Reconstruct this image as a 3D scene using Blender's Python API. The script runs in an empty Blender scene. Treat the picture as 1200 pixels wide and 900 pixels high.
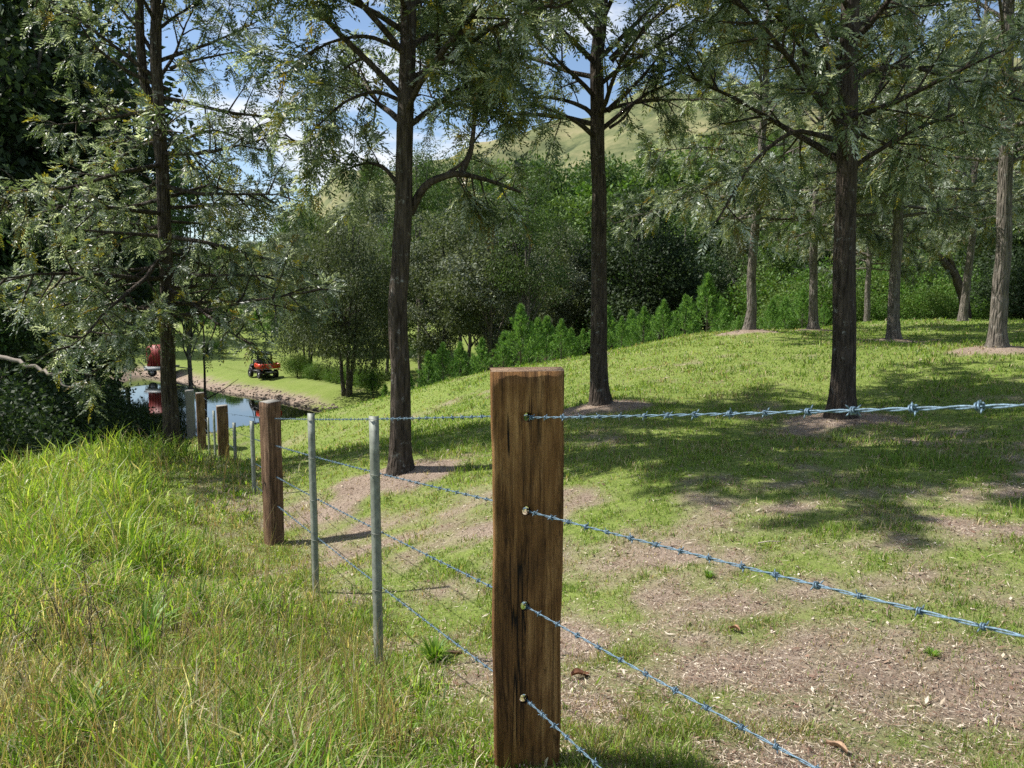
import bpy, math, random
import numpy as np
R = math.radians
SC = bpy.context.scene
COL = SC.collection
rng = np.random.default_rng(7)
random.seed(7)

# ------------------------------------------------------------------ camera
EYE = np.array((0.0, 0.0, 1.55)); PITCH = math.atan(100/900); F = 900.0
cd = bpy.data.cameras.new('camera'); cam = bpy.data.objects.new('camera', cd); COL.objects.link(cam)
cam.location = EYE; cam.rotation_euler = (R(90)-PITCH, 0, 0)
cd.sensor_width = 36; cd.lens = 27; cd.clip_start = 0.05; cd.clip_end = 3000
cd.dof.use_dof = True; cd.dof.focus_distance = 3.6; cd.dof.aperture_fstop = 13.0
SC.camera = cam

# ------------------------------------------------------------------ world, sun, exposure
SUN_EL = 50.0
SUN_H = np.array((-0.975, 0.22)); SUN_H /= np.linalg.norm(SUN_H)      # horizontal direction TO the sun
W = bpy.data.worlds.new('World'); SC.world = W; W.use_nodes = True
nt = W.node_tree; nt.nodes.clear()
def N(t, k, **kw):
    n = t.nodes.new(k)
    for a, b in kw.items(): setattr(n, a, b)
    return n
sky = N(nt, 'ShaderNodeTexSky', sky_type='NISHITA', sun_disc=False)
sky.sun_elevation = R(SUN_EL); sky.sun_rotation = math.atan2(SUN_H[0], SUN_H[1]); sky.altitude = 100
sky.air_density = 1.0; sky.dust_density = 0.6; sky.ozone_density = 2.2
tc = N(nt, 'ShaderNodeTexCoord'); sx = N(nt, 'ShaderNodeSeparateXYZ'); nt.links.new(tc.outputs['Generated'], sx.inputs[0])
mz = N(nt, 'ShaderNodeMath', operation='ADD'); mz.inputs[1].default_value = 0.18; nt.links.new(sx.outputs[2], mz.inputs[0])
vd = N(nt, 'ShaderNodeVectorMath', operation='DIVIDE'); cb = N(nt, 'ShaderNodeCombineXYZ')
for i in range(3): nt.links.new(mz.outputs[0], cb.inputs[i])
nt.links.new(tc.outputs['Generated'], vd.inputs[0]); nt.links.new(cb.outputs[0], vd.inputs[1])
cn = N(nt, 'ShaderNodeTexNoise'); cn.inputs['Scale'].default_value = 2.3; cn.inputs['Detail'].default_value = 9; cn.inputs['Roughness'].default_value = 0.56
nt.links.new(vd.outputs[0], cn.inputs['Vector'])
cr = N(nt, 'ShaderNodeValToRGB'); cr.color_ramp.elements[0].position = 0.47; cr.color_ramp.elements[1].position = 0.64
nt.links.new(cn.outputs['Fac'], cr.inputs[0])
mx = N(nt, 'ShaderNodeMixRGB'); mx.inputs[2].default_value = (6.3, 6.6, 7.1, 1)
nt.links.new(cr.outputs[0], mx.inputs[0]); nt.links.new(sky.outputs[0], mx.inputs[1])
bg = N(nt, 'ShaderNodeBackground'); bg.inputs[1].default_value = 0.095
wo = N(nt, 'ShaderNodeOutputWorld'); nt.links.new(mx.outputs[0], bg.inputs[0]); nt.links.new(bg.outputs[0], wo.inputs[0])
sl = bpy.data.lights.new('sun', 'SUN'); sl.energy = 5.0; sl.angle = R(0.53); sl.color = (1.0, 0.955, 0.88)
so = bpy.data.objects.new('sun', sl); COL.objects.link(so)
from mathutils import Vector
ce = math.cos(R(SUN_EL)); SUN = Vector((SUN_H[0]*ce, SUN_H[1]*ce, math.sin(R(SUN_EL))))
so.rotation_euler = (-SUN).to_track_quat('-Z', 'Y').to_euler(); so.location = SUN*60
VS = SC.view_settings; VS.view_transform = 'Standard'; VS.look = 'None'; VS.exposure = 0.72; VS.gamma = 1; VS.use_curve_mapping = False
SC.cycles.use_denoising = False; SC.cycles.sample_clamp_indirect = 4; SC.cycles.max_bounces = 6; SC.cycles.diffuse_bounces = 3; SC.cycles.transmission_bounces = 4
SC.cycles.glossy_bounces = 2; SC.cycles.transparent_max_bounces = 4
SC.cycles.caustics_reflective = False; SC.cycles.caustics_refractive = False

# ------------------------------------------------------------------ helpers
FW = np.array((0, math.cos(PITCH), -math.sin(PITCH))); UP = np.array((0, math.sin(PITCH), math.cos(PITCH)))
def P(px, py, Y):
    d = np.array((1., 0, 0))*((px-600)/F) + UP*((450-py)/F) + FW
    return EYE + d*(Y/d[1])
def onplane(px, py, z):
    d = np.array((1., 0, 0))*((px-600)/F) + UP*((450-py)/F) + FW
    return EYE + d*((z-EYE[2])/d[2])
def _h(ix, iy, s):
    n = (ix.astype(np.int64)*374761393 + iy.astype(np.int64)*668265263 + s*982451653) & 0xffffffff
    n = ((n ^ (n >> 13))*1274126177) & 0xffffffff
    return ((n ^ (n >> 16)) & 0xffff)/65535.0
def vn(x, y, s=0):
    x = np.asarray(x, float); y = np.asarray(y, float)
    ix = np.floor(x); iy = np.floor(y); fx = x-ix; fy = y-iy; fx = fx*fx*(3-2*fx); fy = fy*fy*(3-2*fy)
    a = _h(ix, iy, s); b = _h(ix+1, iy, s); c = _h(ix, iy+1, s); d = _h(ix+1, iy+1, s)
    return (a*(1-fx)+b*fx)*(1-fy)+(c*(1-fx)+d*fx)*fy
def fbm(x, y, s=0, o=4):
    v = 0; a = .5; t = 0
    for i in range(o):
        v = v+a*vn(x*2**i+i*17.3, y*2**i-i*9.1, s+i); t += a; a *= .5
    return v/t
def ss(a, b, x):
    t = np.clip((x-a)/(b-a), 0, 1); return t*t*(3-2*t)
def npmesh(name, V, faces, mat, cols=None, smooth=False, parent=None):
    """faces: list of (n,k) index arrays"""
    me = bpy.data.meshes.new(name); V = np.asarray(V, np.float32)
    me.vertices.add(len(V)); me.vertices.foreach_set('co', V.ravel())
    faces = [np.asarray(f, np.int32) for f in faces if len(f)]
    li = np.concatenate([f.ravel() for f in faces]); tot = np.concatenate([np.full(len(f), f.shape[1], np.int32) for f in faces])
    me.loops.add(len(li)); me.loops.foreach_set('vertex_index', li)
    me.polygons.add(len(tot)); me.polygons.foreach_set('loop_start', np.concatenate(([0], np.cumsum(tot)[:-1])).astype(np.int32))
    me.update(calc_edges=True)
    if smooth: me.polygons.foreach_set('use_smooth', np.ones(len(tot), bool))
    if cols is not None:
        a = me.color_attributes.new('Col', 'FLOAT_COLOR', 'POINT')
        c = np.ones((len(V), 4), np.float32); c[:, :3] = cols; a.data.foreach_set('color', c.ravel())
    me.materials.append(mat)
    o = bpy.data.objects.new(name, me); COL.objects.link(o)
    if parent: o.parent = parent
    return o
class MB:
    def __init__(s): s.v = []; s.q = []; s.t = []; s.n = 0; s.extra = []
    def add(s, V, q=None, t=None):
        V = np.asarray(V, float).reshape(-1, 3)
        if q is not None and len(q): s.q.append(np.asarray(q, np.int64)+s.n)
        if t is not None and len(t): s.t.append(np.asarray(t, np.int64)+s.n)
        s.v.append(V); s.n += len(V)
    def ngon(s, idx): s.extra.append(np.asarray([idx]))
    def box(s, c, d, M=None, taper=1.0):
        x, y, z = np.array(d)/2.
        V = np.array([(-x, -y, -z), (x, -y, -z), (x, y, -z), (-x, y, -z), (-x*taper, -y*taper, z), (x*taper, -y*taper, z), (x*taper, y*taper, z), (-x*taper, y*taper, z)])
        if M is not None: V = V @ np.asarray(M).T
        s.add(V+np.array(c), [(0, 3, 2, 1), (4, 5, 6, 7), (0, 1, 5, 4), (1, 2, 6, 5), (2, 3, 7, 6), (3, 0, 4, 7)])
    def tube(s, pts, rad, k=6, cap=True, jag=0, seed=0):
        pts = np.asarray(pts, float); n = len(pts); rad = np.broadcast_to(np.asarray(rad, float), (n,))
        T = np.gradient(pts, axis=0); T /= np.linalg.norm(T, axis=1)[:, None]+1e-9
        ref = np.array((0, 0, 1.)) if abs(T[0, 2]) < .8 else np.array((0, 1., 0))
        A = np.cross(T, ref); A /= np.linalg.norm(A, axis=1)[:, None]+1e-9; B = np.cross(A, T)
        an = np.arange(k)*2*math.pi/k
        rr = rad[:, None]*np.ones((n, k))
        if jag: rr = rr*(1+jag*(np.random.default_rng(seed).random((n, k))-.5))
        V = pts[:, None]+rr[..., None]*(A[:, None]*np.cos(an)[None, :, None]+B[:, None]*np.sin(an)[None, :, None])
        i = np.arange(n-1)[:, None]*k; j = np.arange(k)[None]; j2 = (j+1) % k
        q = np.stack([i+j, i+k+j, i+k+j2, i+j2], -1).reshape(-1, 4)
        V = V.reshape(-1, 3); t = None
        if cap:
            V = np.vstack([V, pts[0], pts[-1]]); c0 = n*k; jj = np.arange(k); j3 = (jj+1) % k
            t = np.vstack([np.stack([jj*0+c0, jj, j3], -1), np.stack([jj*0+c0+1, (n-1)*k+j3, (n-1)*k+jj], -1)])
        s.add(V, q, t)
    def cyl(s, a, b, r, k=16): s.tube([a, b], r, k)
    def build(s, name, mat, parent=None, smooth=False, cols=None):
        f = []
        if s.q: f.append(np.concatenate(s.q))
        if s.t: f.append(np.concatenate(s.t))
        return npmesh(name, np.concatenate(s.v), f+s.extra, mat, cols, smooth, parent)
def tag(o, label=None, cat=None, group=None, kind=None):
    if label: o['label'] = label
    if cat: o['category'] = cat
    if group: o['group'] = group
    if kind: o['kind'] = kind
    return o
def empty(name, loc=(0, 0, 0), rz=0):
    o = bpy.data.objects.new(name, None); COL.objects.link(o); o.location = [float(v) for v in loc]; o.rotation_euler = (0, 0, rz); o.empty_display_size = .2
    return o
def copy_tree(o, parent=None):
    c = o.copy(); COL.objects.link(c)
    if parent: c.parent = parent
    for ch in list(o.children): copy_tree(ch, c)
    return c

# ------------------------------------------------------------------ materials
def mat(name):
    m = bpy.data.materials.new(name); m.use_nodes = True; t = m.node_tree; b = t.nodes['Principled BSDF']; return m, t, b
def plain(name, c, rough=.6, metal=0, noise=0, nscale=8, bump=0):
    m, t, b = mat(name); b.inputs['Base Color'].default_value = (*c, 1); b.inputs['Roughness'].default_value = rough; b.inputs['Metallic'].default_value = metal
    if noise or bump:
        tx = N(t, 'ShaderNodeTexCoord'); n = N(t, 'ShaderNodeTexNoise'); n.inputs['Scale'].default_value = nscale; n.inputs['Detail'].default_value = 8
        t.links.new(tx.outputs['Object'], n.inputs['Vector'])
    if noise:
        r = N(t, 'ShaderNodeValToRGB'); r.color_ramp.elements[0].position = .3; r.color_ramp.elements[1].position = .7
        r.color_ramp.elements[0].color = (*[v*(1-noise) for v in c], 1); r.color_ramp.elements[1].color = (*[min(1, v*(1+noise)) for v in c], 1)
        t.links.new(n.outputs['Fac'], r.inputs[0]); t.links.new(r.outputs[0], b.inputs['Base Color'])
    if bump:
        bp = N(t, 'ShaderNodeBump'); bp.inputs['Strength'].default_value = bump; bp.inputs['Distance'].default_value = .01
        t.links.new(n.outputs['Fac'], bp.inputs['Height']); t.links.new(bp.outputs[0], b.inputs['Normal'])
    return m
def leafmat(name, rough=.45, trans=.35, tint=(1.25, 1.25, .7), spec=.5):
    m, t, b = mat(name); a = N(t, 'ShaderNodeAttribute', attribute_name='Col')
    b.inputs['Roughness'].default_value = rough; b.inputs['Specular IOR Level'].default_value = spec
    t.links.new(a.outputs['Color'], b.inputs['Base Color'])
    tr = N(t, 'ShaderNodeBsdfTranslucent'); mm = N(t, 'ShaderNodeMixRGB', blend_type='MULTIPLY'); mm.inputs[0].default_value = 1; mm.inputs[2].default_value = (*tint, 1)
    t.links.new(a.outputs['Color'], mm.inputs[1]); t.links.new(mm.outputs[0], tr.inputs[0])
    ms = N(t, 'ShaderNodeMixShader'); ms.inputs[0].default_value = trans
    o = t.nodes['Material Output']; t.links.new(b.outputs[0], ms.inputs[1]); t.links.new(tr.outputs[0], ms.inputs[2]); t.links.new(ms.outputs[0], o.inputs[0])
    return m
M_leaf = leafmat('leaf', .4, .45)
M_far = leafmat('foliage', .62, .3, spec=.3)
M_grass = leafmat('grass_blade', .5, .42, (1.3, 1.3, .6), .35)
M_litter = leafmat('litter', .8, .1, (1, 1, 1), .2)
def barkmat(name, c0, c1, lich=.5, zs=2.2, lc=(.38, .39, .36)):
    m, t, b = mat(name); tx = N(t, 'ShaderNodeTexCoord'); mp = N(t, 'ShaderNodeMapping'); mp.inputs['Scale'].default_value = (1, 1, .16)
    t.links.new(tx.outputs['Object'], mp.inputs['Vector'])
    n = N(t, 'ShaderNodeTexNoise'); n.inputs['Scale'].default_value = 26; n.inputs['Detail'].default_value = 8; n.inputs['Roughness'].default_value = .65
    t.links.new(mp.outputs[0], n.inputs['Vector'])
    v = N(t, 'ShaderNodeTexVoronoi', feature='DISTANCE_TO_EDGE'); v.inputs['Scale'].default_value = 22; t.links.new(mp.outputs[0], v.inputs['Vector'])
    r = N(t, 'ShaderNodeValToRGB'); r.color_ramp.elements[0].position = .35; r.color_ramp.elements[1].position = .68
    r.color_ramp.elements[0].color = (*c0, 1); r.color_ramp.elements[1].color = (*c1, 1); t.links.new(n.outputs['Fac'], r.inputs[0])
    l = N(t, 'ShaderNodeTexNoise'); l.inputs['Scale'].default_value = 9; l.inputs['Detail'].default_value = 9; l.inputs['Roughness'].default_value = .75; t.links.new(tx.outputs['Object'], l.inputs['Vector'])
    lr = N(t, 'ShaderNodeValToRGB'); lr.color_ramp.elements[0].position = .58; lr.color_ramp.elements[1].position = .66; t.links.new(l.outputs['Fac'], lr.inputs[0])
    lm = N(t, 'ShaderNodeMath', operation='MULTIPLY'); lm.inputs[1].default_value = lich; t.links.new(lr.outputs[0], lm.inputs[0])
    mxx = N(t, 'ShaderNodeMixRGB'); mxx.inputs[2].default_value = (*lc, 1); t.links.new(lm.outputs[0], mxx.inputs[0]); t.links.new(r.outputs[0], mxx.inputs[1])
    t.links.new(mxx.outputs[0], b.inputs['Base Color']); b.inputs['Roughness'].default_value = .9; b.inputs['Specular IOR Level'].default_value = .2
    vr = N(t, 'ShaderNodeMath', operation='MULTIPLY'); vr.inputs[1].default_value = 2.5; t.links.new(v.outputs[0], vr.inputs[0])
    ad = N(t, 'ShaderNodeMath', operation='ADD'); t.links.new(vr.outputs[0], ad.inputs[0]); t.links.new(n.outputs['Fac'], ad.inputs[1])
    bp = N(t, 'ShaderNodeBump'); bp.inputs['Strength'].default_value = 1; bp.inputs['Distance'].default_value = .035
    t.links.new(ad.outputs[0], bp.inputs['Height']); t.links.new(bp.outputs[0], b.inputs['Normal'])
    return m
M_bark = barkmat('bark', (.028, .021, .016), (.115, .09, .07), .6)
M_barkfar = barkmat('bark_grey', (.09, .08, .065), (.24, .21, .18), .4)
M_barkgrey = barkmat('bark_pale', (.07, .06, .05), (.25, .22, .185), .6, lc=(.42, .42, .38))
def woodmat(name, c0, c1, c2, grey=0.0):
    m, t, b = mat(name); tx = N(t, 'ShaderNodeTexCoord')
    def noise(scale, sc, det=9, ro=.6, dist=0):
        mp = N(t, 'ShaderNodeMapping'); mp.inputs['Scale'].default_value = sc; t.links.new(tx.outputs['Object'], mp.inputs['Vector'])
        n = N(t, 'ShaderNodeTexNoise'); n.inputs['Scale'].default_value = scale; n.inputs['Detail'].default_value = det; n.inputs['Roughness'].default_value = ro; n.inputs['Distortion'].default_value = dist
        t.links.new(mp.outputs[0], n.inputs['Vector']); return n
    a = noise(75, (1, 1, .03), 12, .75, .4); g = noise(9, (1, 1, .22), 6, .6, .8); k = noise(42, (1, 1, .07), 12, .85, .5)
    r = N(t, 'ShaderNodeValToRGB'); e = r.color_ramp.elements; e[0].position = .38; e[0].color = (*c0, 1); e[1].position = .63; e[1].color = (*c2, 1); q = e.new(.5); q.color = (*c1, 1)
    mA = N(t, 'ShaderNodeMixRGB'); mA.inputs[0].default_value = .5; t.links.new(a.outputs['Fac'], mA.inputs[1]); t.links.new(g.outputs['Fac'], mA.inputs[2])
    t.links.new(mA.outputs[0], r.inputs[0])
    kr = N(t, 'ShaderNodeValToRGB'); kr.color_ramp.elements[0].position = .40; kr.color_ramp.elements[0].color = (.10, .08, .07, 1); kr.color_ramp.elements[1].position = .50; kr.color_ramp.elements[1].color = (1, 1, 1, 1)
    t.links.new(k.outputs['Fac'], kr.inputs[0])
    mB = N(t, 'ShaderNodeMixRGB', blend_type='MULTIPLY'); mB.inputs[0].default_value = .8; t.links.new(r.outputs[0], mB.inputs[1]); t.links.new(kr.outputs[0], mB.inputs[2])
    # weathered grey on the up-facing saw cut and in blotches
    w = noise(6, (1, 1, .6), 5, .6); wr = N(t, 'ShaderNodeValToRGB'); wr.color_ramp.elements[0].position = .55; wr.color_ramp.elements[1].position = .75; t.links.new(w.outputs['Fac'], wr.inputs[0])
    wm = N(t, 'ShaderNodeMath', operation='MULTIPLY'); wm.inputs[1].default_value = .45; t.links.new(wr.outputs[0], wm.inputs[0])
    mC = N(t, 'ShaderNodeMixRGB'); mC.inputs[2].default_value = (.115, .078, .045, 1); t.links.new(wm.outputs[0], mC.inputs[0]); t.links.new(mB.outputs[0], mC.inputs[1])
    ck = noise(13, (1, 1, .045), 3, .5, .25); c1_ = N(t, 'ShaderNodeMath', operation='SUBTRACT'); c1_.inputs[1].default_value = .5; t.links.new(ck.outputs['Fac'], c1_.inputs[0])
    c2_ = N(t, 'ShaderNodeMath', operation='ABSOLUTE'); t.links.new(c1_.outputs[0], c2_.inputs[0]); c3_ = N(t, 'ShaderNodeMapRange'); c3_.inputs[1].default_value = .002; c3_.inputs[2].default_value = .011; t.links.new(c2_.outputs[0], c3_.inputs[0])
    cg = noise(5, (1, 1, .5), 3); cgr = N(t, 'ShaderNodeMapRange'); cgr.inputs[1].default_value = .46; cgr.inputs[2].default_value = .54; t.links.new(cg.outputs['Fac'], cgr.inputs[0])
    c4_ = N(t, 'ShaderNodeMath', operation='MAXIMUM'); t.links.new(c3_.outputs[0], c4_.inputs[0]); t.links.new(cgr.outputs[0], c4_.inputs[1])
    mD = N(t, 'ShaderNodeMixRGB', blend_type='MIX'); mD.inputs[1].default_value = (.010, .006, .004, 1); t.links.new(c4_.outputs[0], mD.inputs[0]); t.links.new(mC.outputs[0], mD.inputs[2])
    t.links.new(mD.outputs[0], b.inputs['Base Color']); b.inputs['Roughness'].default_value = .82; b.inputs['Specular IOR Level'].default_value = .25
    ad0 = N(t, 'ShaderNodeMath', operation='ADD'); t.links.new(a.outputs['Fac'], ad0.inputs[0]); t.links.new(k.outputs['Fac'], ad0.inputs[1]); ad = N(t, 'ShaderNodeMath', operation='ADD'); t.links.new(ad0.outputs[0], ad.inputs[0]); t.links.new(c4_.outputs[0], ad.inputs[1])
    bp = N(t, 'ShaderNodeBump'); bp.inputs['Strength'].default_value = 1; bp.inputs['Distance'].default_value = .012
    t.links.new(ad.outputs[0], bp.inputs['Height']); t.links.new(bp.outputs[0], b.inputs['Normal'])
    return m
M_post = woodmat('post_timber', (.045, .019, .007), (.235, .112, .038), (.56, .32, .13))
M_cut = woodmat('sawn_end', (.25, .16, .10), (.36, .24, .15), (.48, .35, .24))
M_post2 = woodmat('post_timber_weathered', (.05, .028, .016), (.17, .095, .055), (.34, .22, .14))
M_wire = plain('wire_blue_coated', (.12, .19, .25), .5, .25, .55, 200)
M_galv = plain('galvanised_steel', (.20, .215, .18), .65, .2, .3, 30, .2)

# ------------------------------------------------------------------ terrain
WATER = -5.3
CP = [(0, 0, .3), (2, 0, .4), (-2, 0, .1), (0, -6, .6), (6, -6, .8), (-7, -5, .0), (14, -4, 1.0), (-16, -10, -2), (0.04, 2.27, .1)]
for a in [(317, 640, 7.2), (261, 560, 14), (236, 524, 20.5), (224, 514, 23), (0, 900, 2.6), (1200, 900, 2.4), (1200, 700, 3.6), (1200, 600, 5.0), (1200, 520, 7.1),
          (985, 497, 9.3), (800, 600, 5.57), (700, 560, 6.85), (470, 560, 8.5), (704, 480, 11), (560, 520, 10), (440, 792, 3.81), (366, 700, 5.3),
          (1168, 412, 13), (1047, 402, 18), (878, 390, 19), (953, 389, 23), (1100, 378, 32), (1000, 379, 30), (1200, 378, 29), (820, 391, 24),
          (760, 405, 22), (700, 418, 21), (640, 429, 20), (600, 438, 19.5), (540, 447, 20), (480, 459, 22), (440, 472, 26), (410, 482, 34), (388, 489, 43),
          (420, 503, 19), (350, 532, 18), (340, 512, 27), (300, 506, 38), (303, 452, 57), (343, 460, 53), (400, 470, 49), (312, 449, 60), (240, 405, 88), (300, 385, 105),
          (0, 584, 8), (60, 560, 10), (100, 546, 11.5), (150, 537, 13), (290, 531, 20), (285, 519, 27), (280, 514, 33), (225, 524, 28), (205, 528, 24), (202, 540, 12), (0, 700, 4.6), (120, 640, 6.4)]:
    CP.append(tuple(P(*a)))
CP += [(24, 45, -1.6), (14, 40, -1.6), (6, 37, -2.3), (0, 31, -2.2), (-4, 34, -3.8), (-2, 46, -5), (10, 52, -4), (-14, 13, -3.4), (-11, 19, -4.4), (-18, 25, -5.0), (-30, 30, -4),
       (-20, 8, -3.2), (-30, 0, -3), (-42, 45, -3), (-48, 65, -2.5), (0, 80, -4.6), (24, 70, -3.5), (45, 60, -2), (60, 35, -.5), (35, 25, .6), (30, 5, 1.2), (-60, 90, -2),
       (0, 125, -2), (60, 125, 0), (-100, 60, 2), (100, 80, 2), (-60, 140, 0), (120, 0, 4), (-120, 0, 0), (0, -60, 4), (60, -60, 6), (-60, -60, 2)]
CP = np.array(CP); _c = 1.2
def _k(r2): return np.sqrt(r2+_c*_c)
n_ = len(CP); A_ = np.zeros((n_+3, n_+3)); d2 = ((CP[:, None, :2]-CP[None, :, :2])**2).sum(-1)
A_[:n_, :n_] = _k(d2)+np.eye(n_)*-.05; A_[:n_, n_:] = np.c_[np.ones(n_), CP[:, :2]]; A_[n_:, :n_] = A_[:n_, n_:].T
SOL = np.linalg.solve(A_, np.r_[CP[:, 2], 0, 0, 0])
POND = np.array([onplane(px, py, WATER)[:2] for px, py in [(160, 438), (208, 446), (250, 457), (303, 465), (343, 474), (381, 482), (394, 486.5), (363, 490), (332, 496), (303, 502.5), (277, 508), (240, 516), (200, 524), (150, 530), (118, 505), (118, 465)]])
def pond_sdf(x, y):
    d = np.full(x.shape, 1e9); s = np.ones(x.shape); n = len(POND)
    for i in range(n):
        a = POND[i]; b = POND[i-1]; ex, ey = b-a; wx = x-a[0]; wy = y-a[1]
        t = np.clip((wx*ex+wy*ey)/(ex*ex+ey*ey), 0, 1); d = np.minimum(d, (wx-ex*t)**2+(wy-ey*t)**2)
        c1 = y >= a[1]; c2 = y < b[1]; c3 = ex*wy > ey*wx
        s = np.where((c1 & c2 & c3) | (~c1 & ~c2 & ~c3), -s, s)
    return s*np.sqrt(d)
SPOTS = {'A': (985, 497, 9.3), 'B': (470, 560, 8.5), 'C': (704, 480, 11), 'D': (1168, 412, 13), 'E': (1047, 402, 18), 'F': (878, 390, 19), 'G': (953, 389, 23), 'H': (202, 540, 12)}
TB = {k: P(*v) for k, v in SPOTS.items()}
def rbf(x, y):
    out = np.empty(x.size); xf = x.ravel(); yf = y.ravel()
    for i in range(0, x.size, 20000):
        xs = xf[i:i+20000]; ys = yf[i:i+20000]
        out[i:i+20000] = _k((xs[:, None]-CP[:, 0])**2+(ys[:, None]-CP[:, 1])**2) @ SOL[:n_]+SOL[n_]+SOL[n_+1]*xs+SOL[n_+2]*ys
    return out.reshape(x.shape)
CU = np.array([-2.5, -1.2, -.67, -.5, -.42, -.3, -.27, -.22, -.11, 0, .11, .18, .3, .67, 1.2, 2.5]); CH = np.array([40, 55, 50, 24, 10, 14, 38, 60, 68, 74, 82, 92, 96, 98, 90, 70])*1.0
def gz(x, y):
    x = np.atleast_1d(np.asarray(x, float)); y = np.atleast_1d(np.asarray(y, float))
    r = np.hypot(x, y); k = np.minimum(1, 150/np.maximum(r, 1)); z = rbf(x*k, y*k)
    w = 1-ss(120, 160, r); z = z*w+(-1)*(1-w)
    u = x/np.maximum(y, 1); Hh = np.interp(u, CU, CH)*350/350
    front = ss(-50, 60, y)
    z = z+front*Hh*np.clip((r-125)/240, 0, 1)**1.15*(1+.10*(fbm(x/60, y/60, 5)-.5)*2)+front*ss(130, 260, r)*14*(fbm(x/45, y/45, 9)-.5)
    sd = pond_sdf(x, y)
    bank = WATER+.10+.14*np.clip(sd, 0, 6)+.35*ss(0, 1.6, sd)*ss(47, 50, y)
    z = np.where(sd < 0, np.minimum(z, WATER-.1+np.maximum(sd*.5, -1.5)), np.where(sd < 4, np.maximum(bank, z*(ss(0, 4, sd))+bank*(1-ss(0, 4, sd))), z))
    for b in TB.values():
        z = z+.10*np.exp(-((x-b[0])**2+(y-b[1])**2)/.35)
    near = 1-ss(25, 45, r)
    z = z+near*(.05*(fbm(x*1.1, y*1.1, 3)-.5)+.025*(fbm(x*6, y*6, 4)-.5))
    return z
def g1(x, y): return float(gz(x, y)[0])
# fence centre line, used to divide mown lawn from rough bank
FP = np.array([(1.9, -1.7), (.04, 2.27), tuple(P(317, 640, 7.2)[:2]), tuple(P(261, 560, 14)[:2]), tuple(P(236, 524, 20.5)[:2]), tuple(P(224, 514, 24)[:2])])
def left_of_fence(x, y):
    fx = np.interp(y, FP[:, 1], FP[:, 0]); return (fx-x)*.9      # >0 on the rough side
def tree_mound(x, y):
    m = 0*x
    for b in TB.values():
        dx = (x-b[0])/.95; dy = (y-b[1])/.7; m = np.maximum(m, np.exp(-(dx*dx+dy*dy)*1.0))
    return m
DIRT = [((680, 590), 6.3, 2.2, .7), ((900, 640), 5.2, 2.4, .8), ((760, 740), 3.9, 1.6, .5), ((1000, 800), 3.1, 1.4, .6), ((1080, 590), 5.4, 1.6, .5), ((520, 548), 9.0, 1.3, .55),
        ((800, 850), 2.8, 1.0, .4), ((540, 590), 7.2, 1.1, .5), ((440, 508), 17, 3.0, .7), ((700, 640), 5.2, 1.0, .5), ((330, 545), 14, 1.0, 1.2), ((480, 840), 3.1, .55, .35), ((400, 600), 8, .8, .5)]
DW = [(P(p[0], p[1], Y)[:2], a, b) for p, Y, a, b in DIRT]
def dirt(x, y):
    d = 0*x
    for c, a, b in DW: d = np.maximum(d, np.exp(-(((x-c[0])/a)**2+((y-c[1])/b)**2)))
    n = fbm(x*.9+3, y*.9, 11, 5); n2 = fbm(x*3.5, y*3.5, 13, 4)
    r = np.hypot(x, y)
    v = d*.48+(n-.5)*2.2+(n2-.5)*1.5+.03-.35*ss(7, 12, r)
    v = ss(.0, .95, v)*(1-ss(0.1, 1.2, left_of_fence(x, y))*.75)
    v = np.maximum(v, ss(.42, .62, tree_mound(x, y)+(n2-.5)*.35))
    sd = pond_sdf(x, y)
    v = np.maximum(v, (1-ss(.7, 1.3, sd+(n2-.5)*.8))*ss(47, 49.5, y))      # bare rocky dam wall
    return v
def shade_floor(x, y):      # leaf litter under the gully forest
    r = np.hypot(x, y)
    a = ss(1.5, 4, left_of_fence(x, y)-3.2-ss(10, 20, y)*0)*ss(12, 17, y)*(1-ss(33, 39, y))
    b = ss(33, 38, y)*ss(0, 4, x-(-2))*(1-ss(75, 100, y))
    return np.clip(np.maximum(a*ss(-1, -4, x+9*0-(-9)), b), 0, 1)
nx, ny = 620, 760
tx_ = np.linspace(-1, 1, nx); xs = np.sinh(tx_*6.2)/np.sinh(6.2)*700+0
ty_ = np.linspace(-.45, 1, ny); ys = np.sinh(ty_*6.0)/np.sinh(6.0)*820+1.0
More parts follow.
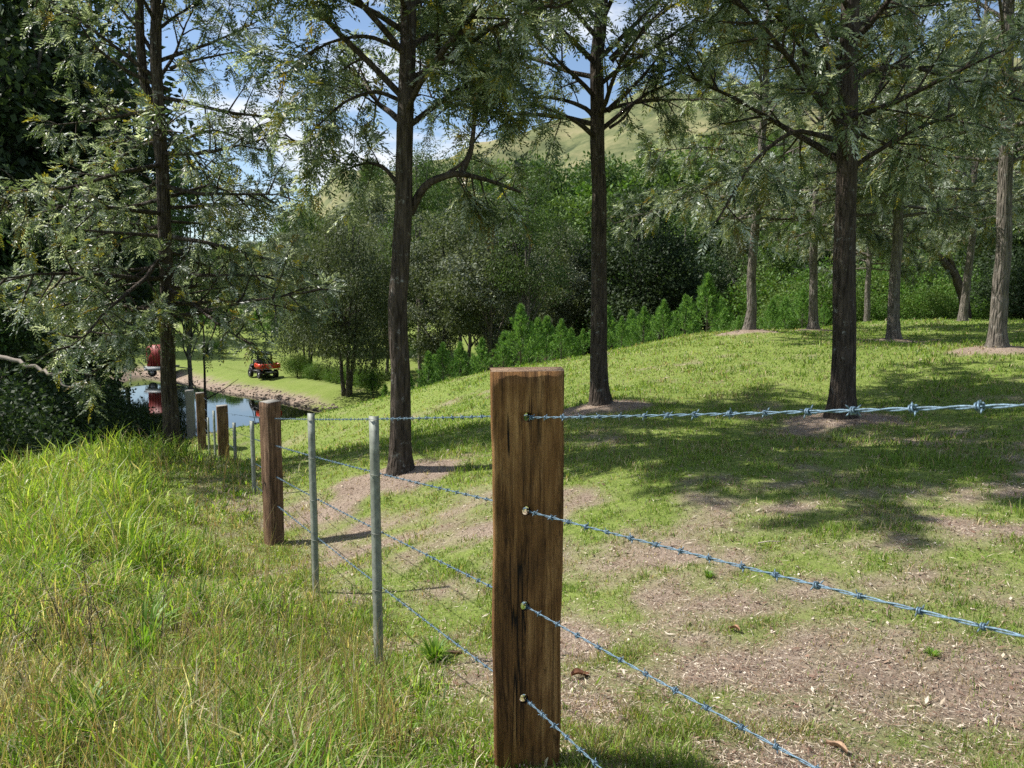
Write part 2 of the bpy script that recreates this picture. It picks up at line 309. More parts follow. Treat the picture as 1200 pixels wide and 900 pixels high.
# the densest rows lie close to the camera, where the lawn is seen largest
GX, GY = np.meshgrid(xs, ys); GZ = gz(GX.ravel(), GY.ravel())
V = np.c_[GX.ravel(), GY.ravel(), GZ]
i = np.arange(ny-1)[:, None]*nx; j = np.arange(nx-1)[None]
Q = np.stack([i+j, i+j+1, i+nx+j+1, i+nx+j], -1).reshape(-1, 4)
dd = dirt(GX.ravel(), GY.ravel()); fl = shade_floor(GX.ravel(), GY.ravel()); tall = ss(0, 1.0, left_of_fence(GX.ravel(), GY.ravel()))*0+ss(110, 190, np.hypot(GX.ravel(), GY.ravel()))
def groundmat():
    m, t, b = mat('ground'); tx = N(t, 'ShaderNodeTexCoord'); at = N(t, 'ShaderNodeAttribute', attribute_name='Col'); sp = N(t, 'ShaderNodeSeparateColor'); t.links.new(at.outputs['Color'], sp.inputs[0])
    def noise(s, d=8, r=.65):
        n = N(t, 'ShaderNodeTexNoise'); n.inputs['Scale'].default_value = s; n.inputs['Detail'].default_value = d; n.inputs['Roughness'].default_value = r; t.links.new(tx.outputs['Object'], n.inputs['Vector']); return n
    def ramp(n, cs):
        r = N(t, 'ShaderNodeValToRGB'); e = r.color_ramp.elements; e[0].position = cs[0][0]; e[0].color = (*cs[0][1], 1); e[1].position = cs[-1][0]; e[1].color = (*cs[-1][1], 1)
        for p, c in cs[1:-1]: q = e.new(p); q.color = (*c, 1)
        t.links.new(n.outputs['Fac'], r.inputs[0]); return r
    def mix(f, a, b_):
        x = N(t, 'ShaderNodeMixRGB'); 
        if isinstance(f, float): x.inputs[0].default_value = f
        else: t.links.new(f, x.inputs[0])
        t.links.new(a, x.inputs[1]); t.links.new(b_, x.inputs[2]); return x
    g = ramp(noise(14, 12, .8), [(.35, (.05, .075, .018)), (.5, (.15, .21, .04)), (.65, (.26, .31, .09))])
    g2 = ramp(noise(.6, 5), [(.3, (.13, .18, .035)), (.7, (.27, .29, .10))])
    grass = mix(.35, g.outputs[0], g2.outputs[0])
    soil = ramp(noise(45, 12, .85), [(.3, (.08, .058, .04)), (.46, (.20, .15, .115)), (.56, (.36, .28, .225)), (.7, (.58, .49, .40))])
    soil2 = ramp(noise(2.2, 6), [(.3, (.15, .11, .08)), (.7, (.36, .29, .225))])
    so_ = mix(.45, soil.outputs[0], soil2.outputs[0])
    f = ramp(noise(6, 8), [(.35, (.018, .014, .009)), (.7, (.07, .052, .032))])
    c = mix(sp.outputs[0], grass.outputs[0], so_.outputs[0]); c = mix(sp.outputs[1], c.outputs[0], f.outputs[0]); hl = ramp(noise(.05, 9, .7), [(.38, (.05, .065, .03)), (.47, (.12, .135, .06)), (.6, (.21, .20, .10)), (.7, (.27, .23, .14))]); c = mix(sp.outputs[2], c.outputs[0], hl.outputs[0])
    t.links.new(c.outputs[0], b.inputs['Base Color']); b.inputs['Roughness'].default_value = .95; b.inputs['Specular IOR Level'].default_value = .1
    bn = noise(30, 10, .75); bp = N(t, 'ShaderNodeBump'); bp.inputs['Strength'].default_value = .8; bp.inputs['Distance'].default_value = .03
    t.links.new(bn.outputs['Fac'], bp.inputs['Height']); t.links.new(bp.outputs[0], b.inputs['Normal'])
    return m
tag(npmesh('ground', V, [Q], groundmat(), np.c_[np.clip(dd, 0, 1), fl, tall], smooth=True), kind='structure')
# pond water
m, t, b = mat('pond_water'); b.inputs['Base Color'].default_value = (.006, .009, .008, 1); b.inputs['Roughness'].default_value = .03; b.inputs['IOR'].default_value = 1.6; b.inputs['Specular IOR Level'].default_value = .9
txx = N(t, 'ShaderNodeTexCoord'); nn = N(t, 'ShaderNodeTexNoise'); nn.inputs['Scale'].default_value = .5; nn.inputs['Detail'].default_value = 2; t.links.new(txx.outputs['Object'], nn.inputs['Vector'])
bp = N(t, 'ShaderNodeBump'); bp.inputs['Strength'].default_value = .02; bp.inputs['Distance'].default_value = .1; t.links.new(nn.outputs['Fac'], bp.inputs['Height']); t.links.new(bp.outputs[0], b.inputs['Normal'])
c_ = POND.mean(0); PW = c_+(POND-c_)*1.06
wv = np.c_[PW, np.full(len(PW), WATER)]; wb = MB(); wb.add(np.vstack([wv, [c_[0], c_[1], WATER]]), None, [(len(PW), (k+1) % len(PW), k) for k in range(len(PW))])
tag(wb.build('pond_water', m), kind='structure')

# ------------------------------------------------------------------ fence posts
TILT = (8, 14.5, 20.5, 25.5)
def post(name, label, base, top_z, w, d, rz, mat_, holes=(), hole_rot=0, seed=0, cut_slope=.0, taper=.94, group='timber posts of the barbed wire fence', chk=True):
    """split hardwood post: rectangular section with slightly wavering faces, drilled through where the wires pass"""
    r = np.random.default_rng(seed); root = empty('fence_post', (base[0], base[1], base[2]), rz); tag(root, label, 'fence post', group)
    H = top_z-base[2]; zs = [-.3]+list(np.linspace(0, H, 26)); zs += [h+s for h in holes for s in (-.02, -.013, 0, .013, .02)]; zs = np.array(sorted(set(np.round(zs, 4))))
    # outline of the section: nx columns across the front and back
    xc = np.array([-.5, -.47, -.3, -.15, 0, .15, .3, .47, .5])
    mb = MB(); wob = lambda z, k: (fbm(np.array([z*3.1+k*7.7]), np.array([k*1.3+seed]), 21, 4)[0]-.5)
    front = []; ring = []
    yc = np.array([-.5, -.44, 0, .44, .5])
    outline = [(x, -.5) for x in xc[1:-1]]+[(.5, y) for y in yc[1:-1]]+[(x, .5) for x in xc[1:-1][::-1]]+[(-.5, y) for y in yc[1:-1][::-1]]
    outline = np.array(outline); K = len(outline); VV = []
    for z in zs:
        tt = z/H; k = taper+(1-taper)*tt
        off = np.array([wob(z, 1)*.015, wob(z, 2)*.012])
        ww = w*k*(1+wob(z, 3)*.06)
        row = np.c_[outline[:, 0]*ww+off[0], outline[:, 1]*d*k+off[1], np.full(K, z)]
        row[:, 0] += (np.array([wob(z, 10+int(q)) for q in range(K)]))*.004; row[:, 1] += (np.array([wob(z, 40+int(q)) for q in range(K)]))*.006
        if z == zs[-1]: row[:, 2] += cut_slope*outline[:, 0]-.004*(outline[:, 1] < 0)
        VV.append(row)
    VV = np.array(VV); n = len(zs)
    qi = np.arange(n-1)[:, None]*K; qj = np.arange(K)[None]; q = np.stack([qi+qj, qi+(qj+1) % K, qi+K+(qj+1) % K, qi+K+qj], -1).reshape(-1, 4)
    mb.add(VV.reshape(-1, 3), q); mb.ngon(list(range(K))[::-1])
    mb.extra.append(np.array([[(n-1)*K+k for k in range(K)]]))
    o = mb.build('shaft', mat_, root)
    o.data.materials.append(M_cut if mat_ is M_post else M_galvtop)
    o.data.polygons[len(o.data.polygons)-1].material_index = 1
    if holes:
        hb = MB(); cutters = []
        for k, h in enumerate(holes):
            a = hole_rot+(-.02 if k else .03); ex = np.array((math.sin(a), -math.cos(a), math.tan(R(TILT[k]))))*d*1.2; cx = holex[k]
            hb = MB(); sgn = np.array((cx-.004, -d/2, h))
            pts = [sgn-ex, sgn+ex]; hb.tube(pts, .0142, 14)
            c = hb.build('drill', M_hole, None); c.parent = root; bpy.context.view_layer.update()
            md = o.modifiers.new('b', 'BOOLEAN'); md.object = c; md.solver = 'EXACT'; cutters.append(c)
        bpy.context.view_layer.update()
        dg = bpy.context.evaluated_depsgraph_get(); me = bpy.data.meshes.new_from_object(o.evaluated_get(dg)); o.modifiers.clear(); o.data = me
        for c in cutters: bpy.data.objects.remove(c)
    return root
M_hole = plain('drilled_wood', (.34, .17, .08), .85, 0, .4, 60)
M_galvtop = plain('weathered_end_grain', (.21, .20, .175), .85, 0, .3, 40)
B1 = (.045, 2.325, g1(.045, 2.3))
holez = [P(619, py, 2.272)[2]-B1[2] for py in (489, 599, 710.5, 819.5)]
holex = [P(620, 489, 2.27)[0]-.045, P(618, 599, 2.27)[0]-.045, P(616, 711, 2.27)[0]-.045, P(615, 819, 2.27)[0]-.045]
post('fence_post', 'rough sawn brown hardwood post nearest the camera with drilled wire holes', B1, P(616, 434, 2.27)[2], .221, .10, R(2.6), M_post, holez, R(1.2), 3, .002, .93)
def pbase(px, Y): x = (px-600)/F*Y/math.cos(PITCH)*1.0; return None
def wpt(px, Y): p = P(px, 500, Y); return p[0], p[1]
postspec = [((317, 7.2), (470), .145, .145, R(52), M_post2, 'brown timber post with pale weathered top and four wire loops, second nearest the camera'),
            ((261, 14.0), (475), .19, .17, R(25), M_post2, 'short brown post standing among long grass in front of blue pond reflection'),
            ((236, 20.5), (460), .21, .19, R(25), M_post2, 'dark brown post beside the pale grey corner post'),
            ((224, 23.0), (457), .24, .22, R(20), M_galvtop, 'pale grey weathered corner post farthest along the fence')]
posts = [(np.array((.045, 2.325)), B1[2])]
for k, ((px, Y), ty, w, d, rz, mm, lab) in enumerate(postspec):
    x, y = wpt(px, Y); z = g1(x, y); posts.append((np.array((x, y)), z))
    post('fence_post', lab, (x, y, z), P(px, ty, Y)[2], w, d, rz, mm, (), 0, 11+k, .01, .97)
# ---- barbed wires
def droppt(px):
    best = None
    for a, b in zip(posts[:-1], posts[1:]):
        for s in np.linspace(0, 1, 400):
            p = a[0]*(1-s)+b[0]*s; e = abs(P(px, 500, p[1])[0]-p[0])
            if best is None or e < best[0]: best = (e, p)
    return best[1]
h1 = [P(0, 489, 2.27)[2], P(0, 599, 2.27)[2], P(0, 711, 2.27)[2], P(0, 819.5, 2.27)[2]]
h2 = [P(317, y, 7.1)[2] for y in (491, 523, 560, 594)]
off3 = [-.13, -.42, -.70, -.97]
top3 = [P(261, 475, 14)[2], P(236, 460, 20.5)[2], P(224, 457, 23)[2]]
endpt = [P(1200, 473, .97), P(1200, 743, .97), P(1200, 743, .97), P(1200, 743, .97)]
def wire_path(k):
    hx = .045+holex[k]
    front = np.array((hx+.008, 2.262, h1[k])); back = np.array((hx+.001, 2.385, h1[k]-.11*math.tan(R(TILT[k]))+.004))
    # towards the camera: slope measured on the photograph
    tgt = [P(1200, 473, .97), P(1200, 744, .97), P(960, 900, 1.30), P(705, 900, 1.72)][k]
    dr = (tgt-front); far_ = front+dr*(1.25 if k < 2 else 1.9 if k == 2 else 3.2)
    pts = [far_, front, back]
    n2 = np.array((math.sin(R(38)), -math.cos(R(38)))); p2 = posts[1][0]+n2*.088
    if True: pts.append(np.array((p2[0]+.01, p2[1], h2[k])))
    for j in range(3):
        p = posts[2+j][0]; nrm = np.array((.93, -.36))*[.10, .11, .13][j]
        pts.append(np.array((p[0]+nrm[0], p[1]+nrm[1], top3[j]+off3[k])))
    return pts
def strand_mesh(mb, pts, phase, r=.0015, amp=.0019, pitch=.105, sag=.006):
    P_ = []
    for a, b in zip(pts[:-1], pts[1:]):
        L = np.linalg.norm(b-a); near = min(np.linalg.norm(a-EYE), np.linalg.norm(b-EYE)) < 6.5
        n = max(2, int(L/(.012 if near else .05))); s = np.linspace(0, 1, n, endpoint=False)[:, None]; q = a*(1-s)+b*s; q[:, 2] -= (4*s*(1-s))[:, 0]*sag*L*.35
        P_.append(q)
    P_.append([pts[-1]]); Q_ = np.vstack(P_); dl = np.r_[0, np.cumsum(np.linalg.norm(np.diff(Q_, axis=0), axis=1))]
    T = np.gradient(Q_, axis=0); T /= np.linalg.norm(T, axis=1)[:, None]; A = np.cross(T, (0, 0, 1.)); A /= np.linalg.norm(A, axis=1)[:, None]; B = np.cross(A, T)
    ph = dl/pitch*2*math.pi+phase; amp_ = amp
    C = Q_+amp_*(A*np.cos(ph)[:, None]+B*np.sin(ph)[:, None])
    mb.tube(C, r, 5); return Q_, dl, T
def barb_mesh():
    mb = MB(); a = np.linspace(0, 4*math.pi, 22); c = np.c_[(a/(4*math.pi)-.5)*.008, .0048*np.cos(a), .0048*np.sin(a)]
    mb.tube(c, .0015, 5)
    for s, an in ((1, .7), (-1, .7+math.pi), (1, 2.3), (-1, 2.3+math.pi)):
        d = np.array((.25*s, math.cos(an), math.sin(an))); p0 = np.array((.0035*s, 0, 0))+d*.004
        mb.tube([p0, p0+d*.004, p0+d*.0075], [.0014, .0013, .0004], 5)
    o = mb.build('barb', M_wire, None, True); me = o.data; bpy.data.objects.remove(o); return me
barb_me = barb_mesh()
wl = ['top blue strand of barbed wire running nearly level along the fence', 'second barbed wire from the top, threaded through the near post below the first', 'third barbed wire from the top, one above the lowest', 'lowest barbed wire of the fence, nearest the ground']
for k in range(4):
    root = empty('barbed_wire', wire_path(k)[1]); tag(root, wl[k], 'barbed wire', 'blue barbed wires strung between the fence posts'); o0 = wire_path(k)[1]
    pts = wire_path(k)
    for ph in (0, math.pi):
        mb = MB(); Q_, dl, T = strand_mesh(mb, [p for p in pts], ph); mb.v[0] = mb.v[0]-o0
        mb.build('strand', M_wire, root, True)
    s = .03; cnt = 0; rb = random.Random(k)
    while s < dl[-1] and cnt < 98:
        p = np.array([np.interp(s, dl, Q_[:, c]) for c in range(3)]); tt = np.array([np.interp(s, dl, T[:, c]) for c in range(3)])
        bo = bpy.data.objects.new('barb', barb_me); COL.objects.link(bo); bo.parent = root; bo.location = p-o0
        bo.rotation_euler = Vector(tt).to_track_quat('X', 'Z').to_euler(); bo.rotation_euler.rotate_axis('X', rb.uniform(0, 6)); 
        sc_ = rb.uniform(.9, 1.15); bo.scale = (sc_,)*3
        s += rb.uniform(.088, .108) if s < 9 else .16; cnt += 1
WP = [wire_path(k) for k in range(4)]
# steel droppers
dl_ = [(440, 487, 'second steel dropper left of the nearest post, the tallest looking and closest'), (366, 484, 'slim galvanised dropper between the closest dropper and the brown timber post'), (296, 493, 'galvanised dropper just left of the pale topped brown post'),
       (275, 495, 'thin galvanised dropper between the short brown post and its neighbour dropper'), (251.5, 481, 'thin grey dropper left of the short brown post'), (244.5, 489, 'farthest thin grey dropper beside the dark brown post')]
dl_[0] = (440, 487, 'closest and widest looking galvanised dropper, left of the nearest timber post')
for px, ty, lab in dl_:
    x, y = droppt(px); z = g1(x, y); top = P(px, ty, y)[2]; H = top-z
    root = empty('fence_dropper', (x, y, z), R(-20)); tag(root, lab, 'steel dropper', 'galvanised steel droppers of the barbed wire fence')
    mb = MB(); w = .046; d = .022; th = .003
    o2 = np.array([(-w/2, -d), (w/2, -d), (w/2, 0), (w/2-th, 0), (w/2-th, -d+th), (-w/2+th, -d+th), (-w/2+th, 0), (-w/2, 0)]); K = 8; zz = np.linspace(-.15, H, 9)
    VV = np.array([np.c_[o2, np.full(K, q)]+np.array([(random.random()-.5)*.002, 0, 0]) for q in zz]).reshape(-1, 3)
    a = np.arange(8)[:, None]*K; j = np.arange(K)[None]; q = np.stack([a+j, a+(j+1) % K, a+K+(j+1) % K, a+K+j], -1).reshape(-1, 4)
    mb.add(VV, q); mb.extra.append(np.array([[8*K+i for i in range(K)]])); mb.build('channel', M_galv, root)
    # wire clips where each wire crosses
    for k in range(4):
        for a_, b_ in zip(WP[k][:-1], WP[k][1:]):
            if min(a_[1], b_[1]) <= y <= max(a_[1], b_[1]):
                s = (y-a_[1])/(b_[1]-a_[1]); zz_ = a_[2]*(1-s)+b_[2]*s; L = np.linalg.norm(b_-a_); zz_ -= 4*s*(1-s)*.006*L*.35; xx_ = a_[0]*(1-s)+b_[0]*s
                cb_ = MB(); pth = [(-.026, -.004, zz_-z+.004), (-.024, -.026, zz_-z+.004), (.024, -.026, zz_-z-.002), (.026, -.004, zz_-z-.002)]
                cb_.tube(pth, .0016, 5); cb_.build('wire_clip', M_galv, root)
# wire ties on second post
# ------------------------------------------------------------------ trees: silky oaks with fern-like fronds
def unit(v): v = np.asarray(v, float); return v/(np.linalg.norm(v)+1e-9)
OAKCOL = np.array([(.05, .08, .042), (.085, .12, .06), (.135, .175, .095), (.27, .32, .26), (.46, .51, .46), (.24, .22, .035), (.16, .12, .03)])
OAKP = np.array([.17, .21, .19, .19, .15, .06, .03])
def fronds(pos, dr, ln, r, cols=OAKCOL, pr=OAKP, npair=6, lw=.011, ll=.062):
    n = len(pos); pos = np.array(pos); dr = np.array(dr); dr /= np.linalg.norm(dr, axis=1)[:, None]; ln = np.array(ln)
    side = np.cross(dr, (0, 0, 1.))+r.normal(0, .25, (n, 3)); side -= dr*(side*dr).sum(1)[:, None]; side /= np.linalg.norm(side, axis=1)[:, None]; nor = np.cross(side, dr)
    cc = cols[r.choice(len(cols), n, p=pr)]*(.75+.5*r.random((n, 1)))
    Vs = []; Cs = []
    ks = [(i/(npair), s) for i in range(npair) for s in (-1, 1)]+[(1., 0)]
    for tpar, s in ks:
        c = pos+dr*(ln*(.2+.8*tpar))[:, None]; c[:, 2] -= (ln*tpar**2*.25)
        d = dr*(.75 if s else 1)+side*s*.75+nor*r.normal(0, .22, (n, 1)); d[:, 2] -= .15; d /= np.linalg.norm(d, axis=1)[:, None]
        L = (ll*(1-.35*tpar)*(ln/.2)*(.8+.4*r.random(n)))[:, None]; wv_ = np.cross(d, nor+r.normal(0, .45, (n, 3))); wv_ /= np.linalg.norm(wv_, axis=1)[:, None]; wv_ *= lw*(ln/.2)[:, None]
        Vs.append(np.stack([c, c+d*L*.45+wv_, c+d*L, c+d*L*.45-wv_], 1)); Cs.append(np.repeat((cc*(.85+.3*r.random((n, 1))))[:, None], 4, 1))
    V = np.concatenate(Vs).reshape(-1, 3); C = np.concatenate(Cs).reshape(-1, 3)
    return V, np.arange(len(V)).reshape(-1, 4), C
def bend(p, d, L, n, curve, r, wob=.12):
    pts = [np.array(p, float)]; d = unit(d)
    for i in range(n):
        d = unit(d+np.array((0, 0, curve/n))+r.normal(0, wob, 3)/1.6); pts.append(pts[-1]+d*L/n)
    return np.array(pts), d
def oak(name, label, base, H, r0, zc, spread, seed, lean=(0, 0), nb=56, dens=1.0, limbs=(), low=None, group='silky oaks planted across the lawn', fork=None, curve=.5, fl=.24, bk=None):
    r = np.random.default_rng(seed); root = empty(name, base); tag(root, label, 'tree', group)
    n = 26; zt = np.linspace(0, H, n)
    wx = np.cumsum(r.normal(0, .018, n)); wy = np.cumsum(r.normal(0, .018, n)); wx -= wx[0]; wy -= wy[0]
    cx = lambda z: np.interp(z, zt, wx+lean[0]*zt); cy = lambda z: np.interp(z, zt, wy+lean[1]*zt)
    z2 = np.concatenate([[-.25, 0, .04, .1, .18, .3, .5], np.linspace(.8, H, 40)])
    tr = lambda z: r0*(1-.80*np.clip(z, 0, H)/H)+r0*.46*np.exp(-np.clip(z, 0, 9)/.16)+r0*.10*np.exp(-np.clip(z, 0, 9)/.8)
    mb = MB(); mb.tube(np.c_[cx(z2), cy(z2), z2], tr(z2), 18, True, .10, seed)
    if fork:
        z0, dx = fork; zz = np.linspace(z0, H*.95, 20); s = ss(z0, z0+2.0, zz)
        mb.tube(np.c_[cx(zz)+dx*s*(1+.08*(zz-z0)), cy(zz)+.05*s, zz], tr(zz)*.8, 12)
    fp = []; fd = []; fln = []
    def twig_set(pts, rad0, nsec, Ls, frn):
        for q in range(nsec):
            t = .18+.82*(q+r.random())/nsec; i = t*(len(pts)-1); i0 = min(int(i), len(pts)-2); p = pts[i0]+(pts[i0+1]-pts[i0])*(i-i0); d = unit(pts[i0+1]-pts[i0])
            sd = unit(np.cross(d, r.normal(0, 1, 3))+np.array((0, 0, .1))); L2 = Ls*(.5+.8*r.random())*(1.15-.5*t)
            sp_, de = bend(p, d*.55+sd*.8, L2, 4, -.15+r.normal(0, .3), r, .2); mb.tube(sp_, np.linspace(rad0*.32+.003, .002, 5), 4, False)
            for f in range(frn):
                u = (.25+.75*r.random())*4; k0 = min(int(u), 3); pp = sp_[k0]+(sp_[k0+1]-sp_[k0])*(u-k0); dd_ = unit(sp_[k0+1]-sp_[k0])
                fp.append(pp); fd.append(dd_*.6+r.normal(0, .55, 3)+np.array((0, 0, -.12))); fln.append(fl*(.7+.6*r.random()))
    for b_ in range(nb):
        t = (b_+r.random())/nb; z = zc+(H-.4-zc)*t**1.35; az = b_*2.399+r.normal(0, .4)
        L = spread*(1-.62*t**1.3)*(.6+.5*r.random()); el = .25+.5*r.random()+.5*t
        if low is not None and z < low[0]: el = low[1]+.3*r.random(); 
        d = np.array((math.cos(az)*math.cos(el), math.sin(az)*math.cos(el), math.sin(el)))
        rad = max(.012, min(tr(z)*.42, .012+.012*L)); pts, _ = bend((cx(z), cy(z), z), d, L, 7, curve*(.4-r.random()*1.0), r)
        mb.tube(pts, np.linspace(rad, .005, 8), 6, False, .15, b_)
        twig_set(pts, rad, max(4, int(5.5*L**.8*1.1)), .75, max(1, int(round(29*dens*(.6+.8*r.random()))*(1 if z < 7.5-base[2] else .07))))
    for lm in limbs:       # limbs measured on the photograph: world points relative to the base, start radius, foliage amount
        pts = np.array([np.array(q)-np.array(base) for q in lm[0]])
        s = np.linspace(0, 1, 3*len(pts)); ii = np.linspace(0, 1, len(pts)); pts2 = np.stack([np.interp(s, ii, pts[:, c]) for c in range(3)], 1)
        pts2[1:-1] = (pts2[:-2]+2*pts2[1:-1]+pts2[2:])/4
        mb.tube(pts2, np.linspace(lm[1], lm[1]*.3, len(pts2)), 8, False, .12)
        if lm[2]: twig_set(pts2[len(pts2)//4:], lm[1]*.5, lm[2], .8, int(29*dens))
    trk = mb.build('trunk', bk or M_bark, root, True)
    fp = np.array(fp); fd = np.array(fd); fln = np.array(fln); hi = fp[:, 2] > 7.6-base[2]
    V, q, C = fronds(fp[~hi], fd[~hi], fln[~hi], r, npair=7, ll=.062, lw=.0078); V2, q2, C2 = fronds(fp[hi], fd[hi], fln[hi], r, npair=2, ll=.14, lw=.022)
    npmesh('crown', np.vstack([V, V2]), [q, q2+len(V)], M_leaf, np.vstack([C, C2]), False, root)
    return root
def L3(Y, *pp): return [P(a, b, Y+dy) for a, b, dy in pp]
tb = lambda k: (TB[k][0], TB[k][1], g1(TB[k][0], TB[k][1])-.02)
oak('silky_oak', 'tall dark trunk standing right of centre, crossed near its base by the top wire', tb('A'), 15, .138, 2.9, 3.0, 1, (-.026, 0), 50, .5,
    [(L3(9.3, (983, 165, 0), (930, 150, -.3), (880, 190, -.6), (840, 260, -.8)), .035, 9), (L3(9.3, (990, 150, 0), (1040, 170, .3), (1100, 195, .8)), .03, 8), (L3(9.3, (982, 45, 0), (930, 22, 0), (860, 30, .2)), .035, 8)])
oak('silky_oak', 'tall brown trunk left of centre with a curved limb forking on its right side', tb('B'), 15, .112, 3.7, 3.3, 2, (.032, 0), 54, .85,
    [(L3(8.5, (474, 120, 0), (440, 105, -.1), (400, 120, -.2), (355, 165, -.3)), .026, 10), (L3(8.5, (474, 60, 0), (430, 40, -.1), (380, 50, -.2), (330, 90, .1)), .026, 10), (L3(8.5, (482, 90, 0), (530, 70, .2), (590, 90, .4)), .024, 8), (L3(8.5, (480, 250, 0), (498, 215, -.1), (530, 203, -.1), (548, 205, 0), (575, 212, .2), (610, 225, .4)), .05, 8), (L3(8.5, (540, 204, 0), (552, 180, 0), (556, 140, .1), (562, 100, .3), (570, 40, .5)), .034, 9),
     (L3(8.5, (468, 218, 0), (450, 195, .1), (430, 190, .2), (400, 200, .3)), .028, 8), (L3(8.5, (520, 206, 0), (545, 190, 0), (552, 170, .2), (590, 120, .5)), .022, 6)])
oak('silky_oak', 'slender grey brown trunk just right of the near post with arching bare limbs', tb('C'), 15, .122, 3.8, 3.1, 3, (.0, 0), 48, .62,
    [(L3(11, (704, 150, 0), (690, 128, 0), (665, 118, .1), (630, 112, .3), (575, 122, .6)), .04, 6), (L3(11, (712, 130, 0), (735, 108, 0), (755, 88, .1), (775, 62, .3)), .04, 4),
     (L3(11, (714, 150, 0), (730, 140, 0), (745, 118, 0), (775, 115, .1), (800, 128, .3)), .022, 3), (L3(11, (702, 165, 0), (680, 145, -.2), (655, 132, -.4), (625, 122, -.6)), .04, 3), (L3(11, (716, 70, 0), (745, 40, 0), (790, 5, .3)), .05, 6)])
oak('silky_oak', 'thick grey trunk at the right edge on a bare mulch mound', tb('D'), 14, .125, 3.0, 3.2, 4, (-.035, 0), 46, .62, low=(4.5, -.1), bk=M_barkgrey)
oak('silky_oak', 'slim pale trunk rising from a round mulch mound right of the dark trunk', tb('E'), 14, .128, 2.8, 3.2, 5, (-.025, 0), 48, .75, low=(4.5, -.1), bk=M_barkgrey)
oak('silky_oak', 'grey trunk at the brow of the lawn standing closest to the pine saplings', tb('F'), 14, .115, 2.7, 4.0, 6, (.022, 0), 54, .75, low=(4.5, -.2), bk=M_barkgrey)
oak('silky_oak', 'grey trunk at the brow of the lawn immediately left of the dark trunk', tb('G'), 13, .128, 2.8, 3.4, 8, (-.004, 0), 46, .7, low=(4.5, -.1), bk=M_barkgrey)
oak('silky_oak', 'twin stemmed tree with low drooping silvery foliage on the grass bank left of the fence', tb('H'), 15, .120, 2.2, 3.15, 9, (.022, .0), 72, .52, low=(5.5, -.25), curve=.3, fork=(4.2, -.22),
    limbs=[(L3(12, (197, 300, 0), (150, 330, -.5), (100, 350, -.8), (50, 365, -1)), .03, 10), (L3(12, (197, 330, 0), (170, 380, -.8), (140, 420, -1.2), (100, 440, -1.4)), .025, 9),
           (L3(12, (197, 105, 0), (150, 85, -.3), (110, 55, -.5), (80, 5, -.7)), .035, 6), (L3(12, (200, 80, 0), (230, 70, -.3), (280, 60, -.5)), .03, 8), (L3(12, (200, 260, 0), (240, 262, .5), (285, 285, .8)), .025, 12), (L3(12, (200, 230, 0), (250, 215, .3), (310, 250, .4)), .028, 12), (L3(12, (198, 170, 0), (250, 150, .3), (300, 170, .6)), .028, 10)])
# further oaks of the same planting, seen as foliage at the top edge and right side
far_src = [o for o in COL.objects if o.name.startswith('silky_oak')]
extra = [((1120, 26), 'G', 'silky oak behind the slim pale trunk, hanging over the brow', 1.0, 2.0),
         ((1240, 20), 'E', 'silky oak whose branches enter from the right edge above the grey trunk', 1.05, 3.9), ((1010, 34), 'G', 'distant grey trunk seen just right of the dark trunk on the brow', 1.0, .4)]
names = {'F': 5, 'G': 6, 'E': 4}
for (px, Y), src, lab, s, rz in extra:
    c = copy_tree(far_src[names[src]]); x, y = wpt(px, Y); c.location = (x, y, g1(x, y)-.02); c.rotation_euler.z = rz; c.scale = (s, s, s); c['label'] = lab; c['group'] = 'silky oaks planted across the lawn'

